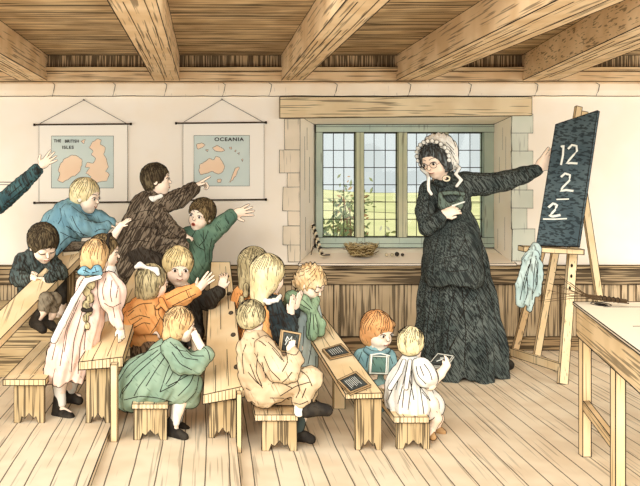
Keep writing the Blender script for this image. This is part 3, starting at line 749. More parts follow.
m.add([c+[0,0,.002]]+ring[:-1], [(0,1+k,1+(k+1) % 18) for k in range(18)], plain('ink_black', (34,30,26))); m.build('inkwell', root)
# birch switch lying across the table corner
c0 = at(588,298,4.12)
root = thing('birch_rod', 'bundle of thin birch twigs lying across the corner of the tall table', 'rod', c0)
m = MB(); rnd = random.Random(4); BR = plain('twig', (84,66,46)); h = np.array(at(628,301.5,4.02)); kx = np.array(at(592,297,4.1))
for (x, y, dy) in ((554,272,.1),(549,283,.05),(538,301,0),(547,290,.12),(559,277,-.05),(552,294,.02),(562,286,.1),(566,292,-.04),(545,302,.06),(570,282,.02)):
    t = np.array(at(x,y,4.12+dy)); j = np.array([0,rnd.uniform(-.02,.02),rnd.uniform(-.012,.012)])
    pts = [t, t*.45+kx*.55+[0,0,rnd.uniform(-.02,.02)], kx+j, h+j*.8]
    m.line(pts, [.0012,.002,.003,.0034], BR)
for k in range(5):
    s_ = np.array(kx)+(h-kx)*(.25+.12*k); m.line([s_+[0,.018*math.cos(t),.014*math.sin(t)] for t in np.linspace(0,6.283,9)], .002)
m.build('twigs', root)

# easel, blackboard, cloth
root = thing('easel', 'wooden easel standing right of the teacher, holding the blackboard', 'easel', at(556,370,5.85))
W1, W2 = wood('pale','z'), wood('tan','z')
def eb(nm, p, q, w, t, mat, w2=None):
    m = MB(); m.bar(np.array(at(*p)), np.array(at(*q)), w, t, mat, .0028, up=(0,1,0), w2=w2); return m.build(nm, root)
eb('leg', (513,358,6.3), (551,215,6.05), .05, .03, W2)
eb('leg', (536.5,357,6.33), (566,190,6.1), .052, .03, W1)
pl_ = eb('leg', (562.5,384,5.54), (583,112,6.0), .062, .035, W1)
eb('leg', (609,362,6.17), (583,190,6.08), .05, .03, W1)
m = MB(); m.bar(np.array(at(512,352,6.28)), np.array(at(562,368,5.56)), .03, .06, W1, .0028, up=(0,0,1)); m.build('crossbar', root)
m = MB(); m.bar(np.array(at(521,248.5,5.62)), np.array(at(581,251.5,5.62)), .10, .035, W1, .0028, up=(0,0,1)); m.build('tray', root)
m = MB(); m.bar(np.array(at(576.5,120,5.93)), np.array(at(578.5,107,5.95)), .045, .03, W1, .0028, up=(0,1,0)); m.build('top_peg', root)
for (x, y) in ((571.5,265.5),(571,276),(569.5,288)):
    c = np.array(at(x,y,5.70+(y-265)*-.0033)); 
    m = MB(); ring = [c+[.009*math.cos(t), -.005, .014*math.sin(t)] for t in np.linspace(0,6.283,11)]
    m.add([c-[0,.006,0]]+ring[:-1], [(0,1+(k+1) % 10,1+k) for k in range(10)], plain('ink_black', (34,30,26))); m.build('peg_hole', root)
# blackboard
TL, TR, BR_, BL = [np.array(at(*q)) for q in ((555.5,124.5,5.72),(597.5,110.5,5.60),(577.5,246.5,5.48),(536,245.5,5.60))]
nrm = np.cross(TR-TL, BL-TL); nrm /= np.linalg.norm(nrm); nrm = nrm if nrm[1] < 0 else -nrm
th = -nrm*.028+np.array([.012,0,0])
root = thing('blackboard', 'tall dark blackboard with chalked sum, resting on the easel', 'blackboard', BL)
M_BB = inked('board_slate', (88,102,104), (70,84,88), rot=(0,-9,0), scale=(3,60,70), lo=.5, hi=.56, ink=.7, ink_rgb=(30,34,36))
m = MB(); m.hexa([BL, BR_, BR_+th, BL+th, TL, TR, TR+th, TL+th], M_BB, .003); m.build('panel', root)
CH = plain('chalk', (236,236,224))
def chalk(pts, r=.0075):
    o = []
    for (x, y) in pts:
        d = np.array(at(x,y,1))-[0,0,EYE]; t = nrm@(TL-np.array([0,0,EYE]))/(nrm@d); o.append(np.array([0,0,EYE])+d*t+nrm*.0012)
    o = np.array(o)
    if len(o) > 3:
        for _ in range(1):
            mid = (o[1:]+o[:-1])/2; o = np.vstack([o[:1], *[np.vstack([a_, b_]) for a_, b_ in zip(mid, o[1:])]])
    v, q = tube_geo(o, r, 6); v = v-np.outer((v-TL)@nrm-.0014, nrm)*.75
    m = MB(); m.add(v, q, CH); m.build('chalk_mark', root)
chalk([(561,147),(563.5,145.5),(563,155),(561,165)])
chalk([(568,149),(572,145),(576.5,146),(577,151),(571,158),(566.5,163.5),(571,163),(577.5,163.5)])
chalk([(561,177),(565,173.5),(570,175),(569.5,180.5),(563,187),(560.5,191),(566,190),(573.5,191)])
chalk([(556.5,199.5),(569,199)], .005)
chalk([(548.5,207.5),(553,203.5),(557,205),(555,210),(549.5,216),(553,216.5),(560.5,215)], .0085)
chalk([(543,219),(555,219.2),(567,218.6)], .005)
# cloth over the tray
M_CL = cloth('duster', (190,206,198), (160,182,178), lo=.6, ink=.6, rot=(0,10,0), scale=(60,60,7))
root = thing('cloth', 'pale blue duster hanging over the left end of the easel tray', 'cloth', at(530,280,5.5))
v = Vol(.006); q = lambda x, y, d=0: np.array(at(x,y,5.5+d)); s_ = 5.5/FOC
v.chain([(q(534,248,.05),5*s_),(q(530,262,.0),7*s_),(q(527,285,-.01),8*s_),(q(522,301,0),5.5*s_)]); v.chain([(q(538,250,.04),3.5*s_),(q(538,275,0),3.5*s_),(q(537,294,0),2.2*s_)])
v.chain([(q(527,262,-.03),3*s_),(q(520,285,-.03),3*s_),(q(518,303,0),2*s_)]); v.chain([(q(530,290,0),5*s_),(q(529,309,0),2*s_)])
v.folds(q(532,245), q(526,310), 5, .008, both=True); v.wob(.002,.05,2)
solid('cloth_folds', v, M_CL, root, lines=[('px', l) for l in ([(533,252),(529,268),(524,290)], [(536,256),(534,275),(532,300)], [(530,262),(524,280),(520,300)], [(538,262),(537,285)], [(527,275),(528,292),(524,304)])])
# ------------------------------------------------------------------ wall maps and things on the sill
def text_geo(body, size, loc, root, name, mat, sx=1.0):
    cu = bpy.data.curves.new(name, 'FONT'); cu.body = body; cu.size = size; cu.align_x = 'CENTER'; cu.align_y = 'CENTER'; cu.extrude = .0006; cu.offset = .0009; cu.space_character = 1.15
    o = bpy.data.objects.new('tmp', cu); COL.objects.link(o); me = bpy.data.meshes.new_from_object(o.evaluated_get(bpy.context.evaluated_depsgraph_get()))
    bpy.data.objects.remove(o); me.materials.clear(); me.materials.append(mat); me.name = name
    for v in me.vertices: x, y, z = v.co; v.co = (x*sx+loc[0]-root.location[0], -z+loc[1]-root.location[1], y+loc[2]-root.location[2])
    return link(name, me, root)
M_SHEET = plain('map_paper', (252,244,228)); M_SEA = inked('map_sea', (214,224,214), (204,216,208), scale=(3,3,3), lo=.9, hi=.95, ink=0); M_LAND = inked('map_land', (250,222,190), (246,214,180), scale=(3,3,3), lo=.9, hi=.95, ink=0)
def wallmap(label, apex, rods, sheet, sea, lands, title):
    Y = WY-.012; g = lambda x, y, d=0: (at(x,y,Y)[0], Y-d, at(x,y,Y)[2])
    root = thing('wall_map', label, 'map', g((sheet[0]+sheet[1])/2, (sheet[2]+sheet[3])/2), 'school maps hung on the back wall')
    m = MB(); p = [g(sheet[0],sheet[3]), g(sheet[1],sheet[3]), g(sheet[1],sheet[2]), g(sheet[0],sheet[2])]
    m.prism(p, (0,.004,0), M_SHEET, .0022); m.build('sheet', root)
    for y in (sheet[2], sheet[3]):
        m = MB(); m.line([g(rods[0],y+.8,.004), g(rods[1],y,.004)], .007, plain('rod_dark', (74,62,50)), 8)
        for x in rods: c = np.array(g(x,y+(.8 if x == rods[0] else 0),.004)); m.line([c-[.008,0,0], c+[.008,0,0]], .011, INK, 8)
        m.build('rod', root)
    m = MB(); m.line([g(sheet[0]+1,sheet[2]-.5,.004), g(*apex), g(sheet[1]-1,sheet[2]-.5,.004)], .0022); m.build('hanging_string', root)
    m = MB(); c = np.array(g(*apex)); m.line([c+[0,.01,0], c-[0,.02,0]], .007, plain('nail', (60,54,48)), 6); m.build('nail', root)
    m = MB(); p = [g(sea[0],sea[3],.0012), g(sea[1],sea[3],.0012), g(sea[1],sea[2],.0012), g(sea[0],sea[2],.0012)]
    m.add(p, [(0,1,2,3)], M_SEA); m.line(p+p[:1], .0022); m.build('sea', root)
    rnd = random.Random(2)
    for L in lands:
        m = MB(); q = []
        for a, b in zip(L, L[1:]+L[:1]):
            for k in range(3): t = k/3; q.append((a[0]+(b[0]-a[0])*t+(rnd.uniform(-.5,.5) if k else 0), a[1]+(b[1]-a[1])*t+(rnd.uniform(-.5,.5) if k else 0)))
        p = [g(x,y,.0022) for x, y in q]; m.add(p, [tuple(range(len(p)))], M_LAND); m.line(p+p[:1], .0016); m.build('land', root)
    for (txt, x, y, size, sx) in title: text_geo(txt, size, g(x,y,.003), root, 'lettering', INK, sx)
Z = lambda L: [(20+x/2.4615, 90+y/2.4615) for x, y in L]
wallmap('wall map titled THE BRITISH ISLES, the left one of the two maps', (84,100), (34.5,131), (39,127.5,124,202), (51.5,113.5,136,188),
    [Z([(100,180),(112,168),(128,160),(140,162),(152,170),(153,185),(148,200),(135,212),(125,215),(105,228),(92,222),(98,208),(94,198)]),
     Z([(178,128),(190,120),(200,122),(198,134),(210,142),(206,158),(213,170),(218,190),(210,200),(220,208),(214,224),(196,226),(180,230),(162,226),(176,214),(162,205),(172,192),(160,190),(166,178),(180,180),(186,168),(176,160),(180,150),(170,142)]),
     Z([(150,126),(162,122),(158,132)])],
    [('THE', 57.5, 141, .034, .9), ('BRITISH', 72, 141.3, .034, .9), ('ISLES', 68, 147.5, .036, 1.1)])
wallmap('wall map titled OCEANIA, the right one of the two maps', (222,99.5), (176,266), (183,264,122.5,199.5), (194,249.5,135.5,186),
    [Z([(440,196),(444,182),(456,176),(466,168),(476,172),(482,164),(492,166),(498,176),(504,188),(500,200),(488,207),(474,200),(456,206),(444,208)]),
     Z([(474,142),(484,136),(496,142),(504,150),(492,152),(480,150)]), Z([(434,134),(446,130),(456,136),(448,142),(438,146)]), Z([(456,148),(464,146),(462,152)]),
     Z([(530,192),(540,190),(534,206),(524,222),(514,228),(522,212)]), Z([(486,220),(496,220),(494,228),(487,228)]), Z([(515,142),(521,140),(520,146)]), Z([(535,156),(540,154),(540,160)]), Z([(545,172),(549,170),(548,176)]), Z([(528,150),(532,148),(531,153)])],
    [('OCEANIA', 229, 139.5, .042, 1.2)])

# bird's nest on the sill
SZ = oz0+(iz0-oz0)*.46+.003
yy = (EYE-.77)*FOC; 
root = thing('bird_nest', 'twiggy bird nest on the window sill', 'nest', (at(361,0,6.75)[0], 6.75, SZ))
m = MB(); rnd = random.Random(6); c = np.array([at(361,0,6.75)[0], 6.75, SZ+.0])
ms = [plain('straw_%d' % i, q) for i, q in enumerate(((190,166,112),(150,124,78),(96,78,50),(214,192,140)))]
for k in range(420):
    t = rnd.uniform(0, 6.283); z = rnd.uniform(.008, .10); r = .078+.05*z/.085+rnd.uniform(-.012,.01); L = rnd.uniform(.3,.75); pts = []
    for j in range(4): a = t+L*(j/3-.5); rj = r+(.012*rnd.random() if j in (0,3) else 0); pts.append(c+[rj*math.cos(a), rj*math.sin(a), z+rnd.uniform(-.012,.012)+(.015*rnd.random() if j == 3 else 0)])
    for q in pts: q[2] = max(q[2], SZ+.003)
    m.line(pts, .0022, rnd.choice(ms), 3)
for k in range(40):
    t = rnd.uniform(0,6.283); a = c+[.11*math.cos(t), .11*math.sin(t), rnd.uniform(.02,.085)]; m.line([a, a+[.045*math.cos(t), .045*math.sin(t), rnd.uniform(-.01,.03)]], .002, ms[2], 3)
v = Vol(.006).ell(c+[0,0,.04], (.09,.09,.045)); v.ell(c+[0,0,.085], (.075,.075,.04), op='s'); P, Q = v.mesh(); m.add(P, Q, ms[2], True)
m.build('woven_twigs', root)
# berries and nuts
for i, (x, y, r, col, lab) in enumerate(((386.5,252.5,.013,(214,196,160),'pale round pebble at the left end of the little row right of the nest'),(392,252.8,.013,(196,184,150),'ringed pebble between the pale one and the black ones on the sill'),
        (397,251.2,.018,(58,52,44),'larger black berry in the row right of the nest'),(402.5,252.8,.013,(70,62,52),'small black berry at the right end of the row on the sill'))):
    X = at(x,0,6.72)[0]; v = Vol(.004).ell((0+X,6.72,SZ+r+.001),(r,r,r)); t = thing('pebble' if i < 2 else 'berry', lab, 'berry' if i > 1 else 'pebble', (X,6.72,SZ+.001), 'small round finds on the sill')
    solid('round_body', v, plain('find_%d' % i, col), t, minlen=.01, ink=.002)
# twisted cord leaning in the window corner, its loop lying on the sill
c0 = np.array([at(318,0,6.85)[0], 6.85, SZ+.004])
root = thing('skipping_rope', 'two-coloured twisted cord propped in the left window corner with a loop on the sill', 'rope', c0)
m = MB(); A = np.array(at(313,225,6.92)); B = np.array(at(322,255,6.66)); B[2] = SZ+.012
for ph, mat in ((0, plain('cord_dark', (60,52,44))), (math.pi, plain('cord_light', (226,210,176)))):
    m.line([A+(B-A)*t+np.array([math.cos(t*34+ph), .4, math.sin(t*34+ph)])*.012 for t in np.linspace(0,1,60)], .0085, mat, 6)
m.line([B+np.array([0,0,.004]), B+[.03,.03,.0], B+[.075,.06,.0], B+[.08,.1,.0], B+[.05,.09,0], B+[.02,.02,.0]], .0045, plain('cord_dark', (60,52,44)), 5)
m.line([A*.45+B*.55, np.array(at(313,247,6.85)), np.array([at(311,0,6.8)[0], 6.8, SZ+.006])], .004, plain('cord_dark', (60,52,44)), 5)
m.build('cord', root)
# ------------------------------------------------------------------ the children and the teacher
def sleeve(f, name, L, mat, k=.012, wob=.0025, lines=(), cuffs=None, vox=.0055, extra=()):
    v = Vol(vox); 
    for ch in L: v.chain(f.pts(ch), k)
    for e in extra: v.ell(f.p(*e[0]), np.array(e[1])*f.s, None, .02)
    if wob: v.wob(wob, .045, len(name)+int(f.Y*10))
    return f.part(name, v, mat, lines)
PXL = lambda *ls, r=.0027: [('px', l, r) for l in ls]

H_BLOND = hairmat('blond', (236,214,160), (214,188,132), .6, .5); H_FAIR = hairmat('fair', (238,222,176), (222,202,150), .6, .5)
H_DARK = hairmat('dark', (112,98,72), (78,66,48), .48, .8); H_BROWN = hairmat('brown', (150,128,90), (112,92,62), .5, .75)
H_ORANGE = hairmat('ginger', (232,176,118), (214,152,96), .6, .5); H_GOLD = hairmat('gold', (230,194,142), (206,164,112), .58, .5); H_GREY = hairmat('ash', (206,190,146), (170,154,114), .54, .6)

# --- child outside the frame at the left, only the raised arm comes in
f = Fig('child whose raised dark sleeve and hand reach in from the left edge', 5.75, (-24,330))
f.head(-30,186,0,30,-10); f.limb([(-30,200,0,4),(-30,212,0,6)]); f.limb([(-30,212,0,11),(-28,245,0,11),(-27,262,0,12)],.03)
for x in (-33,-20): f.limb([(x,262,0,6),(x,292,0,4.5),(x,322,0,3.2)]); f.limb([(x,322,0,3),(x+8,327,-.02,2.5)])
f.limb([(-22,212,-.03,5),(-2,204,-.06,4.2),(20,186,-.08,3.5),(40,167,-.1,2.8)]); f.limb([(-38,214,0,5),(-42,236,0,4),(-38,258,0,3)]); f.hand(f.p(-38,258,0),(.1,0,-1),(1,0,0),14)
f.hand(f.p(40,167,-.1),(.72,0,.62),(.1,-1,-.1),21,'open',side=-1,spread=1.6)
f.fin(); f.hair(H_BROWN,'short')
M = cloth('teal_dark', (74,104,104), (52,76,80), .5, .75)
sleeve(f,'jacket',[[(-30,212,0,14),(-28,245,0,14),(-27,268,0,16)],[(-22,212,-.03,9),(-2,205,-.06,8.6),(22,185,-.08,7.6),(36.5,170.5,-.1,6.2)],[(-38,214,0,8),(-42,236,0,6.5),(-38,252,0,5)]],M,lines=PXL([(4,205),(20,192),(33,180)],[(8,196),(22,184)],[(22,178),(27,190)],[(35,163),(40,176)]))
sleeve(f,'trousers',[[(-33,262,0,8),(-33,305,0,6)],[(-20,262,0,8),(-20,305,0,6)]],plain('dark_trouser',(70,66,60)))

# --- boy in blue leaning over the long desk
f = Fig('fair-haired boy in a blue smock leaning forward to the right', 5.78, (62,317))
f.head(86,196,0,33,-22,12,4); f.limb([(80,205,.02,5.5),(74,214,.03,7)]); f.limb([(74,214,.03,12),(62,235,.02,14),(52,256,.0,14)],.03)
for x in (50,62): f.limb([(x,256,0,8),(x+4,285,.05,6),(x,312,.05,4)]); f.limb([(x,312,.05,3.5),(x+8,316,.03,3)])
f.limb([(86,214,.05,5),(100,219,.06,4),(113,224,.03,3.2)]); f.hand(f.p(113,224,.03),(1,0,-.1),(0,-.5,-1),13,'relaxed')
f.limb([(70,214,-.08,6),(86,229,-.14,4.5),(106,227,-.10,3.2)]); f.hand(f.p(106,227,-.1),(1,.1,.1),(0,-.2,-1),13,'relaxed')
f.fin(mouth='smile', glance=0)
f.hair(H_FAIR,'short',strands=34)
M = cloth('blue', (134,170,176), (112,150,162), .62, .45, ink_rgb=(40,60,66))
v = Vol(.006); v.chain(f.pts([(78,206,.02,9),(70,216,.03,17),(60,236,.02,20),(52,262,0,21)]),.04); v.chain(f.pts([(54,222,.02,12),(42,246,.02,13)]),.03)
v.chain(f.pts([(70,213,-.08,9.5),(84,228,-.15,8.5),(98,231,-.13,7),(107,226,-.1,5)]),.02); v.chain(f.pts([(86,212,.05,8),(100,218,.06,6.5),(112,223,.03,4.8)]),.02)
v.wob(.003,.06,3)
f.part('smock', v, M, PXL([(68,203),(74,208),(82,214),(92,216)],[(60,208),(62,218),(58,224)],[(72,216),(76,226),(84,236)],[(84,219),(94,223),(104,222)],[(66,226),(76,232),(88,236)],[(60,232),(72,238),(84,240)],[(50,215),(44,228),(40,240)],[(60,245),(66,238),(72,236)],[(70,246),(76,240)],[(56,258),(62,248)],[(80,205),(84,211),(93,213)],[(95,232),(100,228),(106,230)]))
sleeve(f,'breeches',[[(50,256,0,10),(53,285,.05,8),(51,300,.05,6)],[(62,256,0,10),(66,285,.05,8),(63,300,.05,6)]],plain('dark_trouser',(70,66,60)))

# --- dark boy writing
f = Fig('dark-haired boy in a dark jacket bent over the desk with chin low', 5.36, (40,330))
f.head(43.5,244,-.1,36,-58,34,8); f.limb([(38,252,.02,5),(35,260,.03,6)]); f.limb([(35,262,.03,12),(34,285,.05,13),(34,300,.05,13)],.03)
f.limb([(24,262,0,6),(20,278,-.06,5),(34,279,-.2,3.2)]); f.limb([(50,262,0,6),(60,274,-.06,5),(46,280,-.2,3.2)])
f.hand(f.p(33,280,-.2),(.35,-.1,1),(0,-1,.1),14,'fist',side=-1); f.hand(f.p(44,279,-.2),(-1,-.2,.2),(0,-.6,-1),11,'hold')
f.limb([(34,298,.0,8),(38,300,-.15,6.5),(46,300,-.36,5)]); f.limb([(46,300,-.36,5),(42,312,-.38,4.2),(36,322,-.4,3)])
f.limb([(38,298,.05,8),(44,302,-.1,6.5),(54,300,-.3,5),(52,314,-.3,4),(48,322,-.3,3)])
f.fin('closed')
f.hair(H_DARK,'short',strands=40,fringe=.20,vol=1.03)
M = cloth('bottle', (92,102,96), (66,76,74), .5, .8)
sleeve(f,'jacket',[[(35,260,.03,13),(34,285,.05,16),(34,298,.05,15)],[(24,262,0,10),(19,277,-.08,9),(28,281,-.18,6)],[(49,261,0,9),(59,273,-.08,8.5),(49,279,-.19,6)]],M,
    lines=PXL([(26,256),(22,266),(22,274)],[(48,258),(54,268),(54,277)],[(42,262),(44,270),(42,276)],[(52,264),(58,272)],[(30,262),(32,270)],[(48,266),(50,274),(60,280)],[(20,262),(19,280)]))
sleeve(f,'breeches',[[(34,297,.04,12),(38,301,-.15,9),(46,300,-.36,7)],[(46,300,-.36,7),(43,309,-.37,6)],[(38,298,.05,10),(46,301,-.15,8),(54,300,-.3,7),(52,308,-.3,6)]],cloth('breech', (150,138,116),(124,112,92),.55,.6))
f.shoe((34,327,-.40),(43,333,-.44),3.8,ankle=(37,318,-.40)); f.shoe((46,326,-.3),(54,331,-.33),3.6,ankle=(49,318,-.3))

# --- girl behind the girl with the bow: her arm pushes the pointing boy
f = Fig('brown-haired girl in white behind the blue bow girl, her bare arm reaching up', 4.98, (108,350))
f.head(105,252,.0,33,-4,5); f.limb([(104,264,0,5),(106,272,0,7)]); f.limb([(107,276,0,10),(106,300,0,10),(106,318,.0,11)],.03)
for x in (102,112): f.limb([(x,318,0,6),(x,335,0,4.5),(x,352,0,3.2)]); f.limb([(x,352,0,3),(x+6,356,-.02,2.6)])
f.limb([(108,268,.0,5),(106,254,.1,4.6),(112,238,.16,4.2),(121,225,.2,3.2)]); f.hand(f.p(120,226,.2),(.75,.3,.6),(.5,.6,-.6),15,'open',side=-1)
f.limb([(100,278,0,5),(97,298,-.02,4),(100,312,-.05,3)]); f.hand(f.p(100,312,-.05),(.1,0,-1),(1,0,0),12)
f.fin()
f.hair(H_BROWN,'bob',strands=36); 
f.part('hair_band', Vol(.005).chain([(f.L(.16,-.36,.1),.008),(f.L(.12,-.33,.38),.008),(f.L(.1,-.12,.54),.008),(f.L(.1,.12,.54),.008),(f.L(.12,.33,.38),.008)],.008), plain('black_ribbon',(52,46,40)))
v = Vol(.006); v.chain(f.pts([(107,272,0,10),(108,290,0,14),(107,330,0,20)]),.03); v.chain(f.pts([(106,268,.02,8),(107,256,.09,7),(109,247,.13,6)]),.02); v.chain(f.pts([(100,278,0,8),(97,296,-.02,7)]),.02); v.plane(f.p(106,345,0),(0,0,-1)); v.folds(f.p(107,275,0),f.p(107,345,0),9,.008)
f.part('frock', v, WHITE, PXL([(113,258),(117,268),(113,275)],[(117,250),(119,262)]))

# --- boy pointing at the map
f = Fig('dark-haired boy in a brown jacket pointing at the right wall map', 5.85, (145,290))
f.head(157,180,.0,31,-6,-4); f.limb([(153,190,.01,5),(151,199,.02,6.5)]); f.limb([(151,203,.02,12),(143,225,.02,14),(136,252,.0,14)],.03)
f.limb([(136,252,-.04,8),(152,262,-.1,6.5),(150,285,-.06,4.5)]); f.limb([(150,285,-.06,3.6),(160,289,-.09,3)])
f.limb([(132,254,.05,8),(134,276,.06,6),(131,288,.1,4)]); f.limb([(131,288,.1,3.6),(140,291,.06,3)])
f.limb([(160,206,-.02,5.5),(178,199,.02,4.6),(196,187,.1,3.4)]); f.hand(f.p(194,188,.09),(.85,.3,.55),(.2,-.4,-.8),22,'point',side=-1)
f.limb([(156,212,-.08,5.5),(168,228,-.13,4.5),(184,236,-.1,3.4)]); f.hand(f.p(184,236,-.1),(1,.1,-.2),(0,.3,-1),12,'relaxed')
f.fin(mouth='closed')
f.hair(H_DARK,'short',strands=44,vol=1.02)
M = cloth('brown', (138,122,102), (106,92,76), .47, .85, rot=(0,-30,0))
v = Vol(.006); v.chain(f.pts([(153,197,.01,8),(148,208,.02,17),(141,228,.02,19),(134,250,.02,18),(130,268,.0,16)]),.04); v.chain(f.pts([(160,205,-.02,10),(178,199,.02,9),(193,189,.08,6.8)]),.02)
v.chain(f.pts([(156,211,-.08,9),(168,228,-.13,8.5),(181,235,-.1,6)]),.02); v.chain(f.pts([(152,240,-.05,12),(172,249,-.1,8),(183,246,-.1,6)]),.03); v.chain(f.pts([(126,240,.0,9),(124,262,0,9)]),.03); v.wob(.003,.05,8)
f.part('jacket', v, M, PXL([(146,197),(136,208),(126,222)],[(152,200),(150,212),(156,220)],[(164,203),(176,196),(188,188)],[(162,212),(158,226),(154,244),(152,258)],[(176,192),(180,202)],[(186,188),(190,196)],[(134,214),(146,210),(156,212)],[(126,232),(140,226),(152,228)],[(124,244),(138,240),(150,242)],[(124,256),(136,250),(148,254)],[(130,222),(144,218)],[(160,220),(170,232),(180,238)],[(156,246),(168,244),(180,244)],[(140,205),(134,222),(130,240)]))
sleeve(f,'breeches',[[(136,255,-.04,13),(154,262,-.12,10),(152,276,-.08,8)],[(132,256,.05,13),(134,276,.06,9)]],cloth('breech_dark', (84,76,66),(60,54,46),.5,.8))
f.part('collar', Vol(.0045).chain(f.pts([(146,197,-.03,2.2),(153,199,-.08,2.6),(161,196,-.06,2.2)]),.01), WHITE)

# --- boy with the green jacket, arm flung out
f = Fig('boy in a green jacket, mouth open, one arm flung out to the right', 5.95, (190,298))
f.head(201,215,-.02,31,-118,2,-14); f.limb([(203,226,0,5),(203,233,0,6.5)]); f.limb([(199,238,.02,12),(193,255,.02,12),(190,270,.02,12)],.03)
for x in (185,195): f.limb([(x,270,.02,7),(x+2,283,-.05,5.5),(x,295,.02,4)]); f.limb([(x,295,.02,3.4),(x+1,299,-.05,3)])
f.limb([(210,234,0,5.5),(222,223,-.04,4.5),(234,214,-.06,3.2)]); f.hand(f.p(233,214,-.06),(.9,-.1,.22),(-.1,-1,-.2),22,'open',side=1,spread=1.6)
f.limb([(188,236,0,5.5),(178,243,-.08,4.5),(170,252,-.1,3.2)]); f.hand(f.p(170,252,-.1),(-.5,0,-1),(0,-1,0),11)
f.fin('open','open', brow=.5)
f.hair(H_BROWN,'short',strands=40,vol=1.03,fringe=.22,extra=[((.30,-.12,.22),(.14,.18,.09)),((.32,.16,.2),(.10,.12,.08))])
M = cloth('green', (112,140,116), (88,116,98), .58, .55, ink_rgb=(34,54,44))
v = Vol(.006); v.chain(f.pts([(202,230,0,8),(198,240,.02,16),(192,262,.02,19),(190,274,.02,19)]),.03); v.chain(f.pts([(209,236,0,9.5),(222,224,-.04,8),(231,216,-.06,6.8)]),.02); v.chain(f.pts([(188,236,0,9),(178,242,-.08,8),(172,250,-.1,6.5)]),.02); v.wob(.002,.05,4)
f.part('jacket', v, M, PXL([(203,230),(204,245),(206,262)],[(196,230),(190,240),(186,252)],[(208,231),(205,240),(199,246)],[(216,224),(221,231)],[(225,218),(229,224)],[(212,238),(209,252),(210,264)],[(180,236),(178,250)],[(192,236),(196,246),(204,250)]))
sleeve(f,'breeches',[[(186,272,.02,10),(187,286,-.04,8)],[(196,272,.02,10),(197,286,-.04,8)]],plain('dark_trouser',(70,66,60)))

# --- boy in black facing us, hand on the desk
f = Fig('fair-haired child in black facing forward, one hand on the middle desk', 5.25, (186,346))
f.head(178,267,-.02,36,-78,8,-3,fat=1.1); f.limb([(180,282,0,5.5),(181,290,0,7)]); f.limb([(183,294,0,12),(184,318,.02,13),(184,330,.02,13)],.03)
for x in (178,192): f.limb([(x,330,.02,7),(x+2,334,-.12,6),(x+1,348,-.12,4)]); f.limb([(x+1,348,-.12,3.4),(x+3,351,-.18,3)])
f.limb([(195,296,.0,6),(208,300,-.05,5),(221,289,-.05,3.4)]); f.hand(f.p(221,289,-.05),(.25,0,1),(-.4,-1,0),20,'relaxed',side=1)
f.limb([(171,296,0,6),(168,312,-.05,5),(178,322,-.1,3.4)]); f.hand(f.p(178,322,-.1),(.8,-.2,-.3),(0,0,-1),13)
f.fin('open','smile',brow=.3)
f.hair(H_BLOND,'short',strands=36,fringe=.16,vol=1.05,extra=[((.24,-.14,.27),(.16,.22,.11)),((.22,.18,.27),(.14,.18,.11))])
M = cloth('black', (72,68,60), (46,44,40), .48, .8)
v = Vol(.006); v.chain(f.pts([(181,291,0,10),(184,302,0,17),(184,332,.02,20)]),.03); v.chain(f.pts([(195,297,.0,9.5),(208,301,-.05,8.5),(219,292,-.05,6.5)]),.02); v.chain(f.pts([(171,297,0,9),(168,312,-.05,8.5),(175,320,-.09,6)]),.02); v.wob(.002,.05,5)
f.part('jacket', v, M, PXL([(183,288),(186,300),(185,320)],[(196,294),(200,304),(206,308)],[(212,290),(216,298)],[(190,300),(192,320)],[(176,300),(178,315)]))
sleeve(f,'breeches',[[(178,330,.02,11),(180,334,-.12,8),(179,342,-.12,6)],[(192,330,.02,11),(194,334,-.12,8),(193,342,-.12,6)]],plain('dark_trouser',(70,66,60)))

# --- girl in orange with white bow
f = Fig('girl in orange with a white hair bow, open hand reaching over the middle desk', 4.95, (152,372))
f.head(153,282,-.02,34,28,0,0); f.limb([(156,294,0,5),(158,302,0,6.5)]); f.limb([(153,306,0,12),(148,330,.0,13),(146,345,0,13)],.03)
for x in (146,154): f.limb([(x,345,0,7),(x+14,350,.0,6),(x+12,370,0,4)]); f.limb([(x+12,370,0,3.4),(x+19,374,-.02,3)])
f.limb([(166,303,.02,5.5),(182,296,.0,4.6),(199,289,-.02,3.2)]); f.hand(f.p(197,290,-.02),(.75,0,.8),(.4,-.8,-.3),24,'open',side=-1,spread=1.4)
f.limb([(140,308,-.06,6),(137,322,-.1,5),(153,331,-.13,3.2)]); f.hand(f.p(152,331,-.13),(.9,-.1,-.4),(0,-.4,-1),12,'relaxed')
f.fin()
f.hair(H_GREY,'bob',strands=44,extra=[((-.36,0,-.32),(.16,.28,.26))])
v = Vol(.0045); c = f.L(-.12,.0,.56); q = f.s
v.chain(f.pts([(147,268,-.08,1.6),(140,265,-.1,3.2),(136,267,-.1,2)]),.004); v.chain(f.pts([(148,268,-.08,1.8),(156,270,-.1,3.0),(158,274,-.1,2)]),.004)
f.part('hair_bow', v, WHITE)
M = cloth('orange', (240,178,112), (226,154,90), .63, .5, ink_rgb=(96,48,24))
v = Vol(.006); v.chain(f.pts([(157,301,0,9),(153,310,0,17),(148,334,0,20)]),.03); v.chain(f.pts([(166,303,.02,9.5),(182,296,.0,8.5),(195,290.5,-.02,6)]),.02)
v.chain(f.pts([(140,308,-.06,11),(134,320,-.1,11),(144,326,-.12,8.5),(151,329,-.13,6)]),.02); v.chain(f.pts([(132,309,-.02,7),(128,313,-.02,6)]),.02); v.folds(f.p(157,300,0),f.p(148,345,0),7,.004,both=True); v.wob(.0025,.045,6)
f.part('frock', v, M, PXL([(128,312),(140,304),(152,303)],[(130,320),(140,315),(150,318)],[(134,328),(144,322),(150,324)],[(160,302),(158,314),(164,322)],[(166,300),(180,293),(192,288)],[(172,306),(184,300),(196,294)],[(154,305),(156,316)],[(186,290),(189,298)],[(128,316),(134,310)],[(150,334),(156,326),(160,318)],[(132,325),(142,318)]))
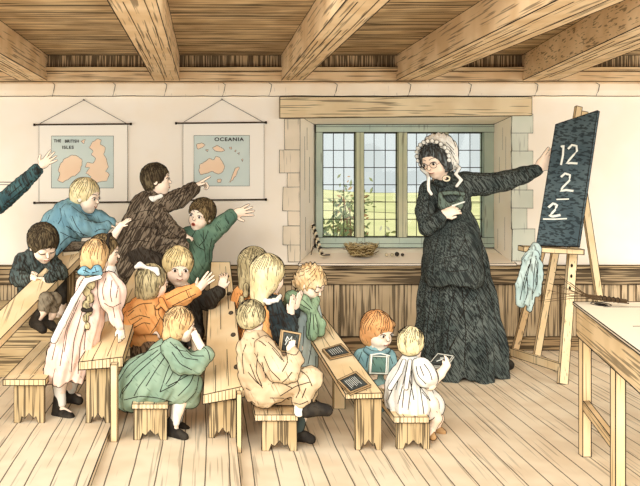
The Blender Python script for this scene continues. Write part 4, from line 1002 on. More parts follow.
f.part('neck_tie', Vol(.0045).chain(f.pts([(161,300,-.1,2.6),(164,306,-.1,2.4),(168,312,-.1,1.8)]),.004).chain(f.pts([(163,303,-.1,2.2),(157,308,-.1,1.6)]),.004), M)
v = Vol(.006); v.chain(f.pts([(148,340,0,15),(152,352,-.02,20),(158,358,0,17)]),.03); v.folds(f.p(148,330,0),f.p(154,370,0),9,.006,both=True)
f.part('skirt', v, cloth('brown_skirt', (134,110,84), (100,80,62), .5, .8))

# --- girl with the blue bow
f = Fig('girl in a pale pink dress with a blue bow, standing at the left desk', 4.62, (64,412))
f.head(96,257,-.02,33,62,6,0); f.limb([(97,269,0,5),(98,277,0,6.5)]); f.limb([(96,280,0,12),(88,310,.0,13),(78,335,0,13)],.03)
f.limb([(74,335,0,8),(64,372,.0,6),(60,392,.0,5.2),(60,408,.0,3.4)]); f.limb([(60,408,.0,3.4),(70,414,-.03,3)]); f.limb([(82,335,.06,8),(74,368,.1,6),(70,385,.12,5),(71,395,.14,3.4)]); f.limb([(71,395,.14,3.4),(79,397,.1,3)])
f.limb([(108,282,-.04,6),(113,305,-.06,5),(120,328,-.1,3.3)]); f.hand(f.p(120,327,-.1),(.2,-.2,-1),(-.3,.8,-.4),17,'relaxed',side=-1)
f.limb([(86,282,.08,6),(84,300,.12,5),(92,316,.12,3.3)]); f.hand(f.p(92,316,.12),(.6,0,-.8),(0,0,-1),12)
f.fin()
f.hair(H_GOLD,'bob',strands=46,extra=[((-.30,-.0,-.26),(.2,.26,.2))])
v = Vol(.0045); braid = [(91,277),(90,284),(88,291),(89,298),(87,305),(88,311),(87,318),(86,326)]
for i, (x, y) in enumerate(braid): v.ell(f.p(x+(1.2 if i % 2 else -1.2),y,-.11-.0*i), np.array([4.2,3.2,5.8])*f.s*(1-.05*i), rotm(0,0,0) , .004)
f.part('braid', v, H_GREY, PXL([(93,279),(87,284)],[(86,286),(92,291)],[(91,293),(86,298)],[(86,300),(91,304)],[(90,306),(86,310)],[(86,313),(87,325)]), minlen=.012)
M = cloth('bow_blue', (138,180,190), (116,160,176), .66, .4)
v = Vol(.0045); v.chain(f.pts([(91,273,-.12,2.4),(84,271,-.13,4.6),(80,272,-.13,2.5)]),.004); v.chain(f.pts([(91,273,-.12,2.4),(97,270,-.13,4.8),(100,273,-.13,2.5)]),.004); v.ell(f.p(90.5,272.5,-.14),np.array([2.4,2.4,2.6])*f.s,None,.003)
f.part('hair_bow', v, M, PXL([(90,273),(83,270)],[(92,273),(99,271)],[(86,268),(84,275)],[(95,267),(97,275)]))
v = Vol(.004); v.chain(f.pts([(87,311,-.13,1.2),(83,309.5,-.13,1.8)]),.003); v.chain(f.pts([(87,311,-.13,1.2),(91,309.5,-.13,1.8)]),.003); f.part('braid_ribbon', v, plain('black_ribbon',(52,46,40)), minlen=.01)
M = cloth('pink', (242,212,194), (234,198,178), .66, .35, rot=(0,20,0))
a, b = f.p(94,285,0), f.p(68,378,0)
v = Vol(.006); v.chain(f.pts([(98,276,0,9),(95,288,0,14),(84,318,0,19),(72,356,.0,22.5),(67,374,0,21.5)]),.03); v.plane(f.p(67,379,0), (.08,0,-1)); v.folds(a,b,8,.013)
v.wob(.002,.06,2)
f.part('dress', v, M, PXL([(86,284),(76,305),(66,330),(60,366)],[(90,284),(82,312),(74,340),(71,372)],[(82,284),(66,310),(58,335),(52,360)],[(94,300),(86,325),(84,350)],[(80,300),(68,328),(64,352)],[(88,318),(80,345),(78,374)]))
v = Vol(.0055); v.chain(f.pts([(108,282,-.05,10),(112,292,-.06,13),(112,300,-.06,12)]),.02); v.chain(f.pts([(112,302,-.06,7),(116,318,-.08,6),(119,326,-.1,4.6)]),.012); v.folds(f.p(108,280,-.05),f.p(114,306,-.06),6,.006,both=True)
f.part('sleeve', Vol(.006).chain(f.pts([(86,284,.08,10),(84,298,.12,10)]),.02), M)
f.part('sleeve', v, M, PXL([(106,278),(102,290),(104,300)],[(112,280),(110,294),(112,302)],[(118,286),(116,298)],[(113,307),(115,318)],[(104,303),(112,308),(121,303)]))
v = Vol(.005); v.chain(f.pts([(100,277,-.13,2),(86,281,-.15,2.6),(74,300,-.15,2.8),(62,324,-.15,3.2),(54,340,-.14,3.2)]),.01); f.part('apron_strap', v, WHITE)
for (p_, t_, a_) in (((58,374,0),(61,403,0),'a'),((73,376,.12),(71,390,.13),'b')):
    f.part('stocking', Vol(.005).chain(f.pts([(p_[0],p_[1],p_[2],7),(t_[0],t_[1],t_[2],5)]),.01), WHITE)
f.shoe((57,419,-.0),(70,421,-.05),4.6,ankle=(59,400,0)); f.shoe((68,402,.13),(79,404,.08),4.2,ankle=(70,389,.13))

# --- girl furthest back of the pair by the middle desk
f = Fig('girl in orange with long dull blond hair, half hidden behind the whispering girl', 5.28, (254,365))
f.head(255,266,.0,36,45,0); f.limb([(255,280,0,5),(253,288,0,6.5)]); f.limb([(252,292,0,12),(248,320,0,13),(248,338,0,13)],.03)
for x in (244,254): f.limb([(x,338,0,7),(x+12,342,.04,6),(x+12,358,.04,4)]); f.limb([(x+12,358,.04,3.4),(x+18,361,.03,3)])
f.limb([(262,294,0,5.5),(268,310,0,4.6),(276,320,0,3.2)]); f.hand(f.p(276,320,0),(.8,0,-.3),(0,0,-1),12); f.limb([(242,294,0,5.5),(238,312,-.02,4.6),(246,324,-.05,3.2)]); f.hand(f.p(246,324,-.05),(.8,0,-.3),(0,0,-1),12)
f.fin(); f.hair(H_GREY,'long',strands=40)
M = cloth('orange', (240,178,112), (226,154,90))
v = Vol(.006); v.chain(f.pts([(253,288,0,10),(250,300,0,16),(246,330,0,19),(246,342,0,20)]),.03); v.chain(f.pts([(242,295,0,9),(238,312,-.02,8),(244,322,-.05,6)]),.02); v.chain(f.pts([(262,295,0,9),(268,310,0,8),(274,319,0,6)]),.02); v.folds(f.p(252,290,0),f.p(246,345,0),9,.006,both=True)
f.part('frock', v, M, PXL([(244,290),(238,306),(235,325)],[(250,292),(242,312),(240,330)],[(240,296),(234,315)]))
v = Vol(.0045)
for i in range(7): v.ell(f.p(247-2.2*i+(1 if i % 2 else -1),287+6.5*i,-.13), np.array([2.6,2.4,4.2])*f.s, None, .004)
f.part('braid', v, H_GREY, minlen=.012)

# --- girl whispering
f = Fig('blond girl in dark sleeves and orange pinafore, hands cupped to whisper', 4.84, (262,392))
f.head(269,275,-.02,38,35,4); f.limb([(270,291,0,5),(269,299,0,6.5)]); f.limb([(267,303,0,12),(264,330,0,13),(263,350,0,13)],.03)
for x in (258,268): f.limb([(x,350,0,7),(x+14,354,.04,6),(x+14,374,.04,4)]); f.limb([(x+14,374,.04,3.4),(x+20,378,.03,3)])
f.limb([(276,306,-.05,6),(287,334,-.08,5),(291,313,-.1,3.4)]); f.hand(f.p(290,315,-.1),(.2,0,1),(-.6,.5,0),21,'flat',side=1)
f.limb([(266,306,.1,6),(284,322,.1,5),(296,308,.02,3.4)]); f.hand(f.p(295,309,.0),(.35,0,1),(-.6,.5,0),20,'flat',side=-1)
f.fin(); f.hair(H_FAIR,'long',strands=50,vol=1.03)
M = cloth('orange', (240,178,112), (226,154,90))
v = Vol(.006); v.chain(f.pts([(269,298,0,9),(266,308,0,15),(262,340,0,19),(262,354,0,20)]),.03); v.folds(f.p(267,300,0),f.p(262,360,0),9,.006,both=True)
f.part('pinafore', v, M, PXL([(256,302),(252,320),(250,345)],[(262,304),(258,330)],[(276,340),(274,352)],[(268,340),(266,355)]))
MD = cloth('sleeve_black', (66,76,76), (44,52,54), .5, .8)
v = Vol(.0055).chain(f.pts([(268,307,.1,9),(284,324,.1,9),(294,311,.02,6.5)]),.02); v.wob(.003,.04,9); f.part('sleeve', v, MD)
v = Vol(.0055); v.chain(f.pts([(273,304,-.06,9),(283,330,-.09,11.5),(287,338,-.09,10),(290,320,-.1,7)]),.02); v.wob(.004,.04,9)
f.part('sleeve', v, MD, PXL([(268,306),(266,318),(272,330),(278,345)],[(276,303),(280,318),(286,328)],[(270,316),(280,314)],[(272,326),(282,322)],[(278,338),(290,330)],[(282,346),(294,336)],[(286,312),(294,318)]))
v = Vol(.0045).chain(f.pts([(262,299,-.1,2.2),(268,302,-.13,2.6),(277,300,-.1,2.2),(280,296,-.04,2)]),.006); v.wob(.002,.02,1); f.part('lace_collar', v, WHITE)

# --- curly child in pale blue with a scarf
f = Fig('curly blond child in pale blue smock and green scarf, head bowed, standing', 5.04, (303,402))
f.head(311,283,-.03,33,-38,34,0,fat=1.1); f.limb([(305,293,0,5),(302,302,0,6.5)]); f.limb([(301,306,0,12),(300,335,0,13),(300,356,0,13)],.03)
for x in (298,306): f.limb([(x,356,0,7),(x+1,380,0,5.5),(x+1,400,0,3.6)]); f.limb([(x+1,400,0,3.4),(x+9,405,-.04,3)])
f.limb([(293,308,-.02,5.5),(291,328,-.03,4.6),(298,342,-.08,3.2)]); f.hand(f.p(298,342,-.1),(.7,0,-.7),(0,0,-1),12); f.limb([(312,308,.05,5.5),(317,326,.05,4.6),(314,342,0,3.2)]); f.hand(f.p(314,342,0),(-.2,0,-1),(1,0,0),12)
f.fin('closed'); f.hair(hairmat('curl', (238,212,168), (222,184,132), .6, .5),'curly',strands=20,fringe=.28)
M = cloth('smock_pale', (206,218,208), (184,202,198), .66, .35)
v = Vol(.006); v.chain(f.pts([(303,300,0,10),(302,312,0,15),(300,335,0,17),(299,362,0,18)]),.03); v.chain(f.pts([(293,309,-.02,8),(290,326,-.03,7),(297,339,-.08,6)]),.02); v.chain(f.pts([(312,308,.05,8),(317,326,.05,7),(315,338,0,5.5)]),.02); v.plane(f.p(300,368,0),(0,0,-1)); v.folds(f.p(302,305,0),f.p(300,370,0),8,.007)
f.part('smock', v, M, PXL([(294,306),(288,320),(284,334)],[(300,312),(294,326),(292,336)],[(304,326),(303,345),(300,362)],[(312,330),(311,350),(308,364)],[(296,340),(294,356)]))
M = cloth('scarf', (156,178,142), (134,160,128), .6, .5)
v = Vol(.005); v.chain(f.pts([(287,303,-.04,4),(292,298,-.1,7),(302,302,-.14,7.5),(311,310,-.14,5),(316,300,-.05,4)]),.012); v.chain(f.pts([(311,311,-.14,3.5),(313,324,-.15,6),(312,335,-.15,5.4)]),.008); v.chain(f.pts([(313,311,-.13,3.2),(320,324,-.12,5.5),(320,332,-.12,4.6)]),.008); v.wob(.002,.03,3)
f.part('scarf', v, M, PXL([(288,300),(298,303),(310,310)],[(292,294),(302,299),(312,309)],[(311,312),(310,325),(308,336)],[(315,314),(318,326),(318,336)],[(313,314),(314,330)]))
sleeve(f,'breeches',[[(298,360,0,9),(299,382,0,7.5)],[(306,360,0,9),(307,382,0,7.5)]],cloth('breech_green', (88,92,82),(64,68,62),.5,.8))
f.shoe((299,407,0),(308,410,-.04),3.6,ankle=(299,400,0)); f.shoe((308,405,.05),(316,407,.02),3.6,ankle=(308,398,.05))

# --- child in the green dress on the front bench
f = Fig('child in a wide green dress seated on the front bench, hand to mouth', 4.42, (172,438))
f.head(181,325,-.02,33,4,6,0,fat=1.1); f.limb([(176,336,0,5.5),(172,346,0,7)]); f.limb([(168,352,0,13),(158,378,.0,15),(152,390,0,15)],.03)
f.limb([(154,392,-.05,9),(186,388,-.06,7.5),(178,410,-.06,5.5),(174,428,-.06,3.8)]); f.limb([(174,430,-.06,3.6),(183,436,-.08,3)]); f.limb([(154,390,.1,9),(184,386,.1,7.5),(180,408,.1,5.5),(177,424,.1,3.8)]); f.limb([(177,426,.1,3.6),(184,430,.1,3)])
f.limb([(172,350,-.08,6.5),(186,366,-.12,5.5),(206,356,-.12,4.6),(196,338,-.09,3.8)]); f.hand(f.p(198,341,-.09),(-.45,0,.9),(-.2,.8,.2),16,'fist',side=-1)
f.limb([(176,350,.1,6),(190,364,.1,5),(196,348,.06,4),(194,338,.02,3.6)]); f.hand(f.p(194,340,.02),(-.2,0,1),(-.3,-.5,.2),14,'fist',side=1)
f.fin(); f.hair(H_GOLD,'bob',strands=50,vol=1.03,extra=[((-.34,0,-.34),(.2,.3,.24))])
M = cloth('dress_green', (150,168,144), (128,150,128), .64, .5, rot=(0,50,0), ink_rgb=(44,70,54))
v = Vol(.006); v.chain(f.pts([(173,342,0,8),(166,354,0,15),(154,376,.0,21),(148,386,0,22)]),.03); v.ell(f.p(146,380,.02),np.array([28,26,25])*f.s,None,.03); v.ell(f.p(136,392,.02),np.array([19,22,19])*f.s,None,.03)
v.chain(f.pts([(160,384,-.04,20),(184,385,-.03,17),(188,396,-.02,12)]),.03); v.chain(f.pts([(128,392,0,12),(126,400,-.02,9)]),.02); v.plane(f.p(150,410,0),(0,0,-1)); 
v.chain([(f.p(168,345,-.05),.001),(f.p(168,345,-.05),.001)])
v.folds(f.p(172,345,0),f.p(146,405,0),11,.008); v.wob(.003,.07,4)
# the bench seat stays clear of the cloth that sits on it
f.part('dress', v, M, PXL([(164,344),(146,352),(128,366),(118,382)],[(166,348),(150,362),(134,376),(122,394)],[(168,352),(156,370),(146,386)],[(158,350),(140,364),(126,378)],[(172,358),(166,374),(160,392)],[(184,372),(176,384),(160,392)],[(196,370),(190,384),(178,396)],[(124,400),(140,396),(158,398),(172,402)],[(190,374),(180,380),(168,386)],[(199,376),(196,392),(184,404)],[(132,380),(122,390),(120,398)],[(150,372),(138,388),(134,396)],[(176,366),(170,378),(166,384)]))
v = Vol(.0055); v.chain(f.pts([(171,348,-.08,10),(182,362,-.13,11),(196,364,-.13,9.5),(206,354,-.12,7.5)]),.02); f.part('sleeve', Vol(.006).chain(f.pts([(176,350,.1,9),(190,364,.1,8),(195,352,.07,6)]),.02), M); v.wob(.003,.04,6)
f.part('sleeve', v, M, PXL([(170,342),(178,350),(190,352),(204,348)],[(176,346),(184,358),(198,360)],[(172,352),(180,364),(192,370)],[(186,350),(192,356),(204,356)],[(201,345),(208,350),(210,360)]))
for d, x0 in ((-.06,178),(.1,180)): f.part('stocking', Vol(.005).chain(f.pts([(x0,402,d,6.4),(x0-3,422,d,4.8)]),.01), WHITE)
f.shoe((172,438,-.06),(184,441,-.12),4.4,ankle=(172,425,-.06)); f.shoe((176,431,.1),(186,433,.06),4.2,ankle=(177,420,.1))

# --- boy in tan with the slate
f = Fig('boy in a tan suit seated with legs crossed, looking at a slate', 4.3, (300,440))
f.head(252,318,-.0,32,48,14,0); f.limb([(253,329,0,5.5),(254,339,0,7)]); f.limb([(256,345,0,14),(258,370,.0,16),(262,388,0,17)],.03)
f.limb([(262,388,-.05,11),(290,378,-.1,9.5),(312,378,-.12,8),(300,400,-.12,6),(300,410,-.12,4.2)]); f.limb([(300,412,-.12,4),(318,410,-.12,3.4),(328,408,-.12,3)])
f.limb([(264,388,.08,11),(290,392,.06,9.5),(308,390,.05,8),(303,412,.03,6),(298,432,.02,4)]); f.limb([(298,434,.02,4),(310,438,-.02,3.2)])
f.limb([(266,348,-.12,7),(280,372,-.16,6),(294,362,-.16,5),(290,348,-.13,3.8)]); f.hand(f.p(291,352,-.13),(.1,0,1),(.2,.9,0),15,'hold',side=-1)
f.limb([(264,346,.12,6.5),(278,358,.12,5.5),(286,352,.04,4)]); f.hand(f.p(284,353,.04),(.6,-.3,.4),(.2,-1,.2),13,'hold',side=1)
f.fin(); f.hair(H_GREY,'short',strands=44,vol=1.03)
M = cloth('tan', (220,198,162), (204,178,142), .64, .5, ink_rgb=(84,58,34))
v = Vol(.006); v.chain(f.pts([(254,337,0,9),(256,347,0,17),(260,370,.0,20),(264,390,0,20)]),.03); v.chain(f.pts([(246,350,.02,9),(250,376,.02,12)]),.02); v.chain(f.pts([(265,348,-.12,11),(278,370,-.17,11),(288,372,-.17,10),(294,360,-.16,8),(293,353,-.14,6.2)]),.02); v.chain(f.pts([(264,346,.12,10),(278,358,.12,9),(284,354,.06,6)]),.02); v.plane(f.p(262,398,0),(.1,0,-1)); v.wob(.0035,.06,1)
f.part('jacket', v, M, PXL([(252,338),(262,342),(266,346)],[(246,344),(242,356),(244,374)],[(258,352),(256,372),(262,386)],[(268,342),(278,352),(284,362)],[(264,356),(270,370),(280,380)],[(286,350),(288,362),(282,372)],[(248,372),(258,384),(272,390)],[(250,364),(256,380),(266,392)],[(292,372),(286,380),(276,386)],[(272,348),(282,360)],[(262,362),(266,378)],[(284,352),(296,356),(299,350)],[(246,388),(256,394)]))
v = Vol(.006); v.chain(f.pts([(264,390,-.03,17),(290,380,-.1,13),(311,378,-.12,10.5),(303,396,-.12,8.5),(300,400,-.12,8)]),.02); v.chain(f.pts([(264,390,.08,16),(290,392,.06,12),(307,390,.05,10.5),(303,408,.04,8)]),.02); v.wob(.003,.05,7)
f.part('breeches', v, M, PXL([(272,384),(288,374),(304,368)],[(280,396),(296,386),(310,382)],[(300,370),(308,376),(312,386)],[(296,376),(300,390),(296,398)],[(270,398),(284,398),(292,400)],[(306,388),(302,398)],[(284,384),(292,388)],[(292,402),(300,405),(308,401)]))
f.part('stocking', Vol(.005).chain(f.pts([(300,402,-.12,5.6),(299,412,-.12,4.8)]),.01), WHITE); f.part('stocking', Vol(.005).chain(f.pts([(302,412,.03,6),(298,428,.02,6)]),.01), plain('dark_sock',(74,84,80)))
f.shoe((306,416,-.12),(327,415,-.12),5.6,ankle=(306,404,-.12)); f.shoe((297,440,.02),(311,443,-.03),4.6,ankle=(298,427,.02))

# --- red-haired child with slate
f = Fig('ginger-haired child in blue, holding a slate with white strings, by the low desk', 4.95, (376,404))
f.head(378,331,-.0,36,-60,10,0,fat=1.1); f.limb([(377,346,0,5.5),(376,353,0,7)]); f.limb([(375,358,0,12),(374,378,.02,13),(374,388,.02,14)],.03)
for x in (368,382): f.limb([(x,388,.02,8),(x+2,392,-.14,6.5),(x+2,401,-.16,4)]); f.limb([(x+2,401,-.16,3.4),(x+4,403,-.22,3)])
f.limb([(363,357,0,6),(359,372,-.04,5),(370,378,-.12,3.4)]); f.hand(f.p(368,378,-.12),(.8,-.2,.2),(.3,.9,0),13,'hold',side=1); f.limb([(387,357,0,6),(391,372,-.04,5),(387,377,-.12,3.4)]); f.hand(f.p(388,377,-.12),(-.4,-.2,.6),(-.3,.9,0),12,'hold',side=-1)
f.fin('open','closed'); f.hair(H_ORANGE,'bob',strands=44,fringe=.15,vol=1.03,extra=[((.26,-.12,.26),(.14,.2,.10)),((.22,.18,.26),(.14,.18,.10))])
M = cloth('blue_child', (150,186,184), (128,166,170), .62, .45)
v = Vol(.006); v.chain(f.pts([(376,353,0,9),(375,362,0,16),(374,382,.0,18),(374,392,0,19)]),.03); v.chain(f.pts([(363,358,0,9),(360,371,-.04,8),(366,377,-.1,6)]),.02); v.chain(f.pts([(387,358,0,9),(391,371,-.04,7.5),(389,376,-.1,6)]),.02); v.folds(f.p(376,355,0),f.p(374,395,0),8,.004,both=True); v.wob(.002,.05,8)
f.part('frock', v, M, PXL([(362,352),(358,362),(358,374)],[(388,352),(393,364)],[(368,356),(366,368)],[(384,356),(386,368)],[(370,350),(377,356),(386,350)]))
f.part('collar', Vol(.0045).chain(f.pts([(366,350,-.08,2.4),(372,354,-.13,2.8),(382,354,-.12,2.6),(388,350,-.06,2.2)]),.006), cloth('collar_blue',(126,160,164),(108,144,150),.66,.4))

# --- toddler in white
f = Fig('toddler in a white frock on the right-hand bench, seen from behind, holding a slate', 4.38, (430,438))
f.head(411,344,-.0,31,62,10,0,fat=1.1); f.limb([(411,355,0,5.5),(412,362,0,7)]); f.limb([(412,368,0,13),(410,388,.0,15),(410,402,0,16)],.03)
f.limb([(412,402,-.05,10),(430,404,-.04,8),(436,418,-.02,5.5),(431,430,0,4)]); f.limb([(431,430,0,3.6),(431,435,-.05,3)]); f.limb([(412,402,.1,10),(432,404,.12,8),(438,418,.14,5.5),(436,428,.14,4)]); f.limb([(436,428,.14,3.6),(441,431,.14,3)])
f.limb([(422,368,-.08,6.5),(430,384,-.1,5.6),(440,374,-.06,4.4),(447,365,-.02,3.6)]); f.hand(f.p(445,367,-.02),(.35,0,1),(-.5,.8,0),14,'hold',side=1)
f.limb([(416,366,.12,6),(428,372,.16,5),(430,366,.14,4)]); f.hand(f.p(427,368,.14),(.8,0,.5),(0,.2,-1),12,'hold',side=-1)
f.fin(); f.hair(H_FAIR,'short',strands=44,vol=1.03,cut=())
v = Vol(.006); v.chain(f.pts([(411,360,0,8),(411,368,0,14),(408,388,.0,20),(410,402,0,23)]),.03); v.chain(f.pts([(400,380,.0,12),(396,398,0,11)]),.02); v.chain(f.pts([(414,396,0,18),(428,404,.02,15)]),.02); v.plane(f.p(415,417.5,0),(.05,0,-1)); v.folds(f.p(411,360,0),f.p(412,415,0),12,.010); v.wob(.002,.06,2)
MW = cloth('frock_white', (236,226,212), (222,222,214), .68, .3)
f.part('frock', v, MW, PXL([(408,362),(404,380),(398,404)],[(411,364),(412,384),(408,410)],[(403,362),(396,380),(388,400)],[(414,366),(420,388),(424,414)],[(418,384),(430,400),(438,414)],[(400,372),(396,390)],[(410,380),(414,400)],[(422,392),(432,404)],[(404,390),(402,408)]))
v = Vol(.0055); v.chain(f.pts([(421,368,-.08,10),(426,376,-.11,10.5),(430,379,-.1,7)]),.02); f.part('sleeve', Vol(.006).chain(f.pts([(415,366,.12,9),(425,371,.15,8)]),.02), MW); v.folds(f.p(420,364,-.08),f.p(432,382,-.1),6,.004,both=True); f.part('sleeve', v, MW, PXL([(416,366),(418,376),(426,384)],[(424,364),(430,372),(432,380)],[(420,366),(424,376)]))
f.part('back_ties', Vol(.0045).chain(f.pts([(404,361,-.1,1.8),(400,372,-.16,2.2),(390,388,-.17,2.2)]),.004).chain(f.pts([(410,361,-.1,1.8),(408,374,-.17,2),(406,388,-.18,2)]),.004), MW)
f.shoe((429,438,.0),(433,440,-.06),3.6,mat=plain('tan_shoe',(190,150,104))); f.shoe((435,433,.14),(443,435,.12),3.4,mat=plain('tan_shoe',(190,150,104)))

# --- the teacher
f = Fig('elderly teacher in a black gown, apron and white bonnet, hand on the blackboard', 5.87, (460,371), cat='person', vox=.005)
f.head(435.5,160,-.05,35,-136,20,8,nose=1.15); f.limb([(443,172,0,5.5),(446,182,0,7.5)]); f.limb([(446,188,0,16),(452,215,.0,14),(456,240,0,18),(458,256,.0,20)],.04)
for x in (450,466): f.limb([(x,256,.0,11),(x,310,0,8),(x,358,0,5)]); f.limb([(x,362,0,4),(x+(-6 if x < 460 else 8),367,-.12,4)])
f.limb([(468,186,0,8),(488,186,-.02,7),(508,181,-.05,6),(540,168,-.1,4.2)]); f.hand(f.p(538,169,-.1),(.55,-.3,.8),(.2,.9,.3),27,'open',side=-1,spread=.35)
f.limb([(428,190,-.02,7.5),(423,212,-.08,6.5),(430,229,-.14,5.5),(444,214,-.24,4.4)]); f.hand(f.p(443,215,-.24),(.9,-.1,.42),(-.1,.9,-.5),23,'hold',side=-1)
f.fin('open','closed',brow=.35)
HT = hairmat('teacher', (120,126,124), (84,90,90), .46, .8)
f.hair(HT,'bob','hair',fringe=.26,vol=.97,strands=50,extra=[((.1,-.33,.0),(.14,.09,.3)),((.1,.33,.0),(.14,.09,.3))],cut=[((-.1,0,-.66),(.6,.6,.3))])
v = Vol(.005); H = f.h; R = f.R
v.ell(f.L(-.30,0,.16), np.array([.50,.50,.52])*H, R, .01); v.ell(f.L(-.38,0,-.2), np.array([.32,.42,.34])*H, R, .03); v.ell(f.L(.52,0,-.06), np.array([.60,.60,.60])*H, R, op='s')
v.wob(.005,.035,3); f.part('bonnet', v, MATS['white_cloth'], PXL([(438,142),(448,146),(456,156)],[(446,142),(454,150)],[(446,160),(452,168)],[(450,150),(456,162)]))
v = Vol(.0045)
for k in range(15):
    a = math.radians(-112+224*k/14); v.ell(f.L(.08,.50*math.sin(a),.13+.47*math.cos(a)), np.array([.045,.06,.06])*H, R, .004)
f.part('lace_frill', v, WHITE, minlen=.012)
def lappet(pts):
    v = Vol(.0045); q = [(x+(1.3 if i % 2 else -1.3), y, d, 1.5) for i, (x, y, d) in enumerate(pts)]; v.chain(f.pts(q), .003); f.part('bonnet_ribbon', v, WHITE, minlen=.012)
lappet([(423,169,-.03),(426,174,-.08),(430,178,-.18),(427,184,-.18),(430,190,-.18),(430,194,-.18)]); lappet([(455,163,-.02),(458,168,-.1),(457,174,-.14),(460,180,-.15),(458,186,-.15)])
# spectacles
m = MB(); g = []
for y in (-.15,.15):
    c = f.facecast(f.bvh, y, -.03, .02); c = c if c is not None else f.L(.4,y,-.03)
    m.line([c+f.R@(np.array([.02,.11*math.cos(a),.085*math.sin(a)])*H) for a in np.linspace(0,6.283,17)], .0020, plain('wire',(70,60,44))); g.append(c)
m.line([g[0]+f.R@(np.array([.02,.1,.02])*H), f.L(.47,0,-.0), g[1]+f.R@(np.array([.02,-.1,.02])*H)], .0018); m.line([g[1]+f.R@(np.array([.02,.11,0])*H), f.L(.05,.38,.0)], .0016); m.line([g[0]+f.R@(np.array([.02,-.11,0])*H), f.L(.05,-.38,.0)], .0016)
m.build('spectacles', f.root)
MT = cloth('gown', (96,102,96), (72,80,76), .47, .85, rot=(0,35,0), scale=(150,90,6), ink_rgb=(26,28,28))
v = Vol(.007); v.chain(f.pts([(446,179,0,8.5),(448,191,0,18.5),(452,204,0,17),(455,217,0,14)]),.04); v.wob(.002,.05,5)
v.chain(f.pts([(464,184,0,12.5),(484,184.5,-.02,10.5),(505,181,-.05,9.3),(524,175,-.08,7.8),(537,170,-.1,5.8)]),.02); v.chain(f.pts([(430,191,-.02,10.5),(425,211,-.08,8.8),(428,227,-.13,8.5),(436,222,-.2,7.5),(441,216.5,-.23,6)]),.02)
f.part('bodice', v, MT, PXL([(466,174),(484,176),(500,174)],[(480,192),(494,196),(508,190)],[(500,172),(504,182)],[(512,172),(515,182)],[(526,168),(530,178)],[(430,190),(428,206),(432,222)],[(418,190),(414,212),(420,228)],[(436,186),(440,200),(446,212)],[(424,196),(421,214)],[(462,184),(468,196),(470,210)],[(440,180),(438,192)],[(426,238),(434,234),(442,222)]))
v = Vol(.009); v.chain(f.pts([(455,214,0,14),(455,230,.0,22),(455,262,0,30),(457,300,0,36),(460,345,0,42),(460,372,0,44)]),.05); v.plane(f.p(460,371.5,0),(0,0,-1)); v.folds(f.p(455,214,0),f.p(459,371,0),10,.024,ph=.6)
rnd = random.Random(9); hl = []
for k in range(80):
    x = rnd.uniform(418,495); y = rnd.uniform(235,345); L_ = rnd.uniform(8,22); hl.append([(x,y),(x-L_*.55,y+L_)])
f.part('skirt', v, MT, PXL([(448,222),(436,260),(428,320),(424,366)],[(455,290),(448,330),(446,368)],[(470,226),(482,260),(494,310),(500,352)],[(462,290),(466,330),(464,368)],[(476,296),(484,330),(488,362)],[(440,290),(434,330),(434,366)])+[('px', l, .0016) for l in hl], ink=.0026)
# apron, carrying some of the skirt's slanting dark pen strokes
v = Vol(.007); v.chain(f.pts([(455,222,-.04,18),(453,245,-.10,26),(453,272,-.17,29)]),.04); v.ell(f.p(455,248,.16), np.array([46,22,52])*f.s, None, op='s')
v.plane(f.p(455,280,0),(0,0,-1)); v.folds(f.p(455,214,0),f.p(455,280,0),9,.012,ph=1)
MA = cloth('apron', (90,96,90), (68,76,72), .45, .8, rot=(0,30,0), scale=(150,90,7), ink_rgb=(26,28,28))
f.part('apron', v, MA, PXL([(440,230),(434,256),(432,276)],[(462,228),(470,254),(474,274)],[(444,258),(456,256),(468,255),(469,270),(446,272),(444,258)],[(452,228),(450,250)])+[('px', l, .0016) for l in hl[:30]])
v = Vol(.006); 
for k in range(13):
    x = 429+4.2*k; v.ell(f.p(x, 281-abs(k-6)*.5, -.30+.0028*(k-6)**2), np.array([3.2,3,3.6])*f.s, None, .008)
f.part('apron_frill', v, MA, minlen=.015)
v = Vol(.005); v.chain(f.pts([(440,195,-.16,2),(443,205,-.165,4.5),(450,210,-.155,7),(458,205,-.15,4.5),(463,195,-.14,2)]),.01); 
for k in range(7): v.ell(f.p(441+3.6*k,194-1.3*math.sin(k*3.14/6)*1,-.17), np.array([2.3,2.4,2.1])*f.s, None, .004)
f.part('apron_bib', v, cloth('bib', (128,142,126), (104,118,106), .5, .7), minlen=.015)
f.part('waistband', Vol(.006).chain(f.pts([(440,217,-.08,2.6),(448,219,-.11,2.8),(462,219,-.11,2.8),(470,216,-.06,2.6)]),.01), MA)
v = Vol(.0045).chain(f.pts([(436,182,-.1,2.6),(441,184,-.13,3),(449,182,-.12,2.8),(453,178,-.06,2.6)]),.006); f.part('collar', v, MT)
m = MB(); c = f.p(446.5,178.5,-.165); m.line([c+np.array([.024*math.cos(a),-.0,.017*math.sin(a)]) for a in np.linspace(0,6.283,17)], .0055, plain('ivory',(238,226,196)), 6); m.line([c+np.array([.03*math.cos(a),.002,.023*math.sin(a)]) for a in np.linspace(0,6.283,17)], .002); m.build('brooch', f.root)
f.shoe((452,369,-.1),(446,371,-.24),5,mat=BOOT); f.shoe((500,368,.0),(509,369,-.02),5,mat=BOOT)
# stick of chalk in her hand
cc = f.p(463,203,-.30); t = thing('chalk_stick', 'white stick of chalk held in the hand of the teacher', 'chalk', cc); m = MB(); m.line([f.p(452,206,-.30), f.p(464,202,-.31)], .0055, CH, 7); m.line([f.p(463.6,202.2,-.31), f.p(465,201.7,-.312)], .004, CH, 7); m.build('stick', t)
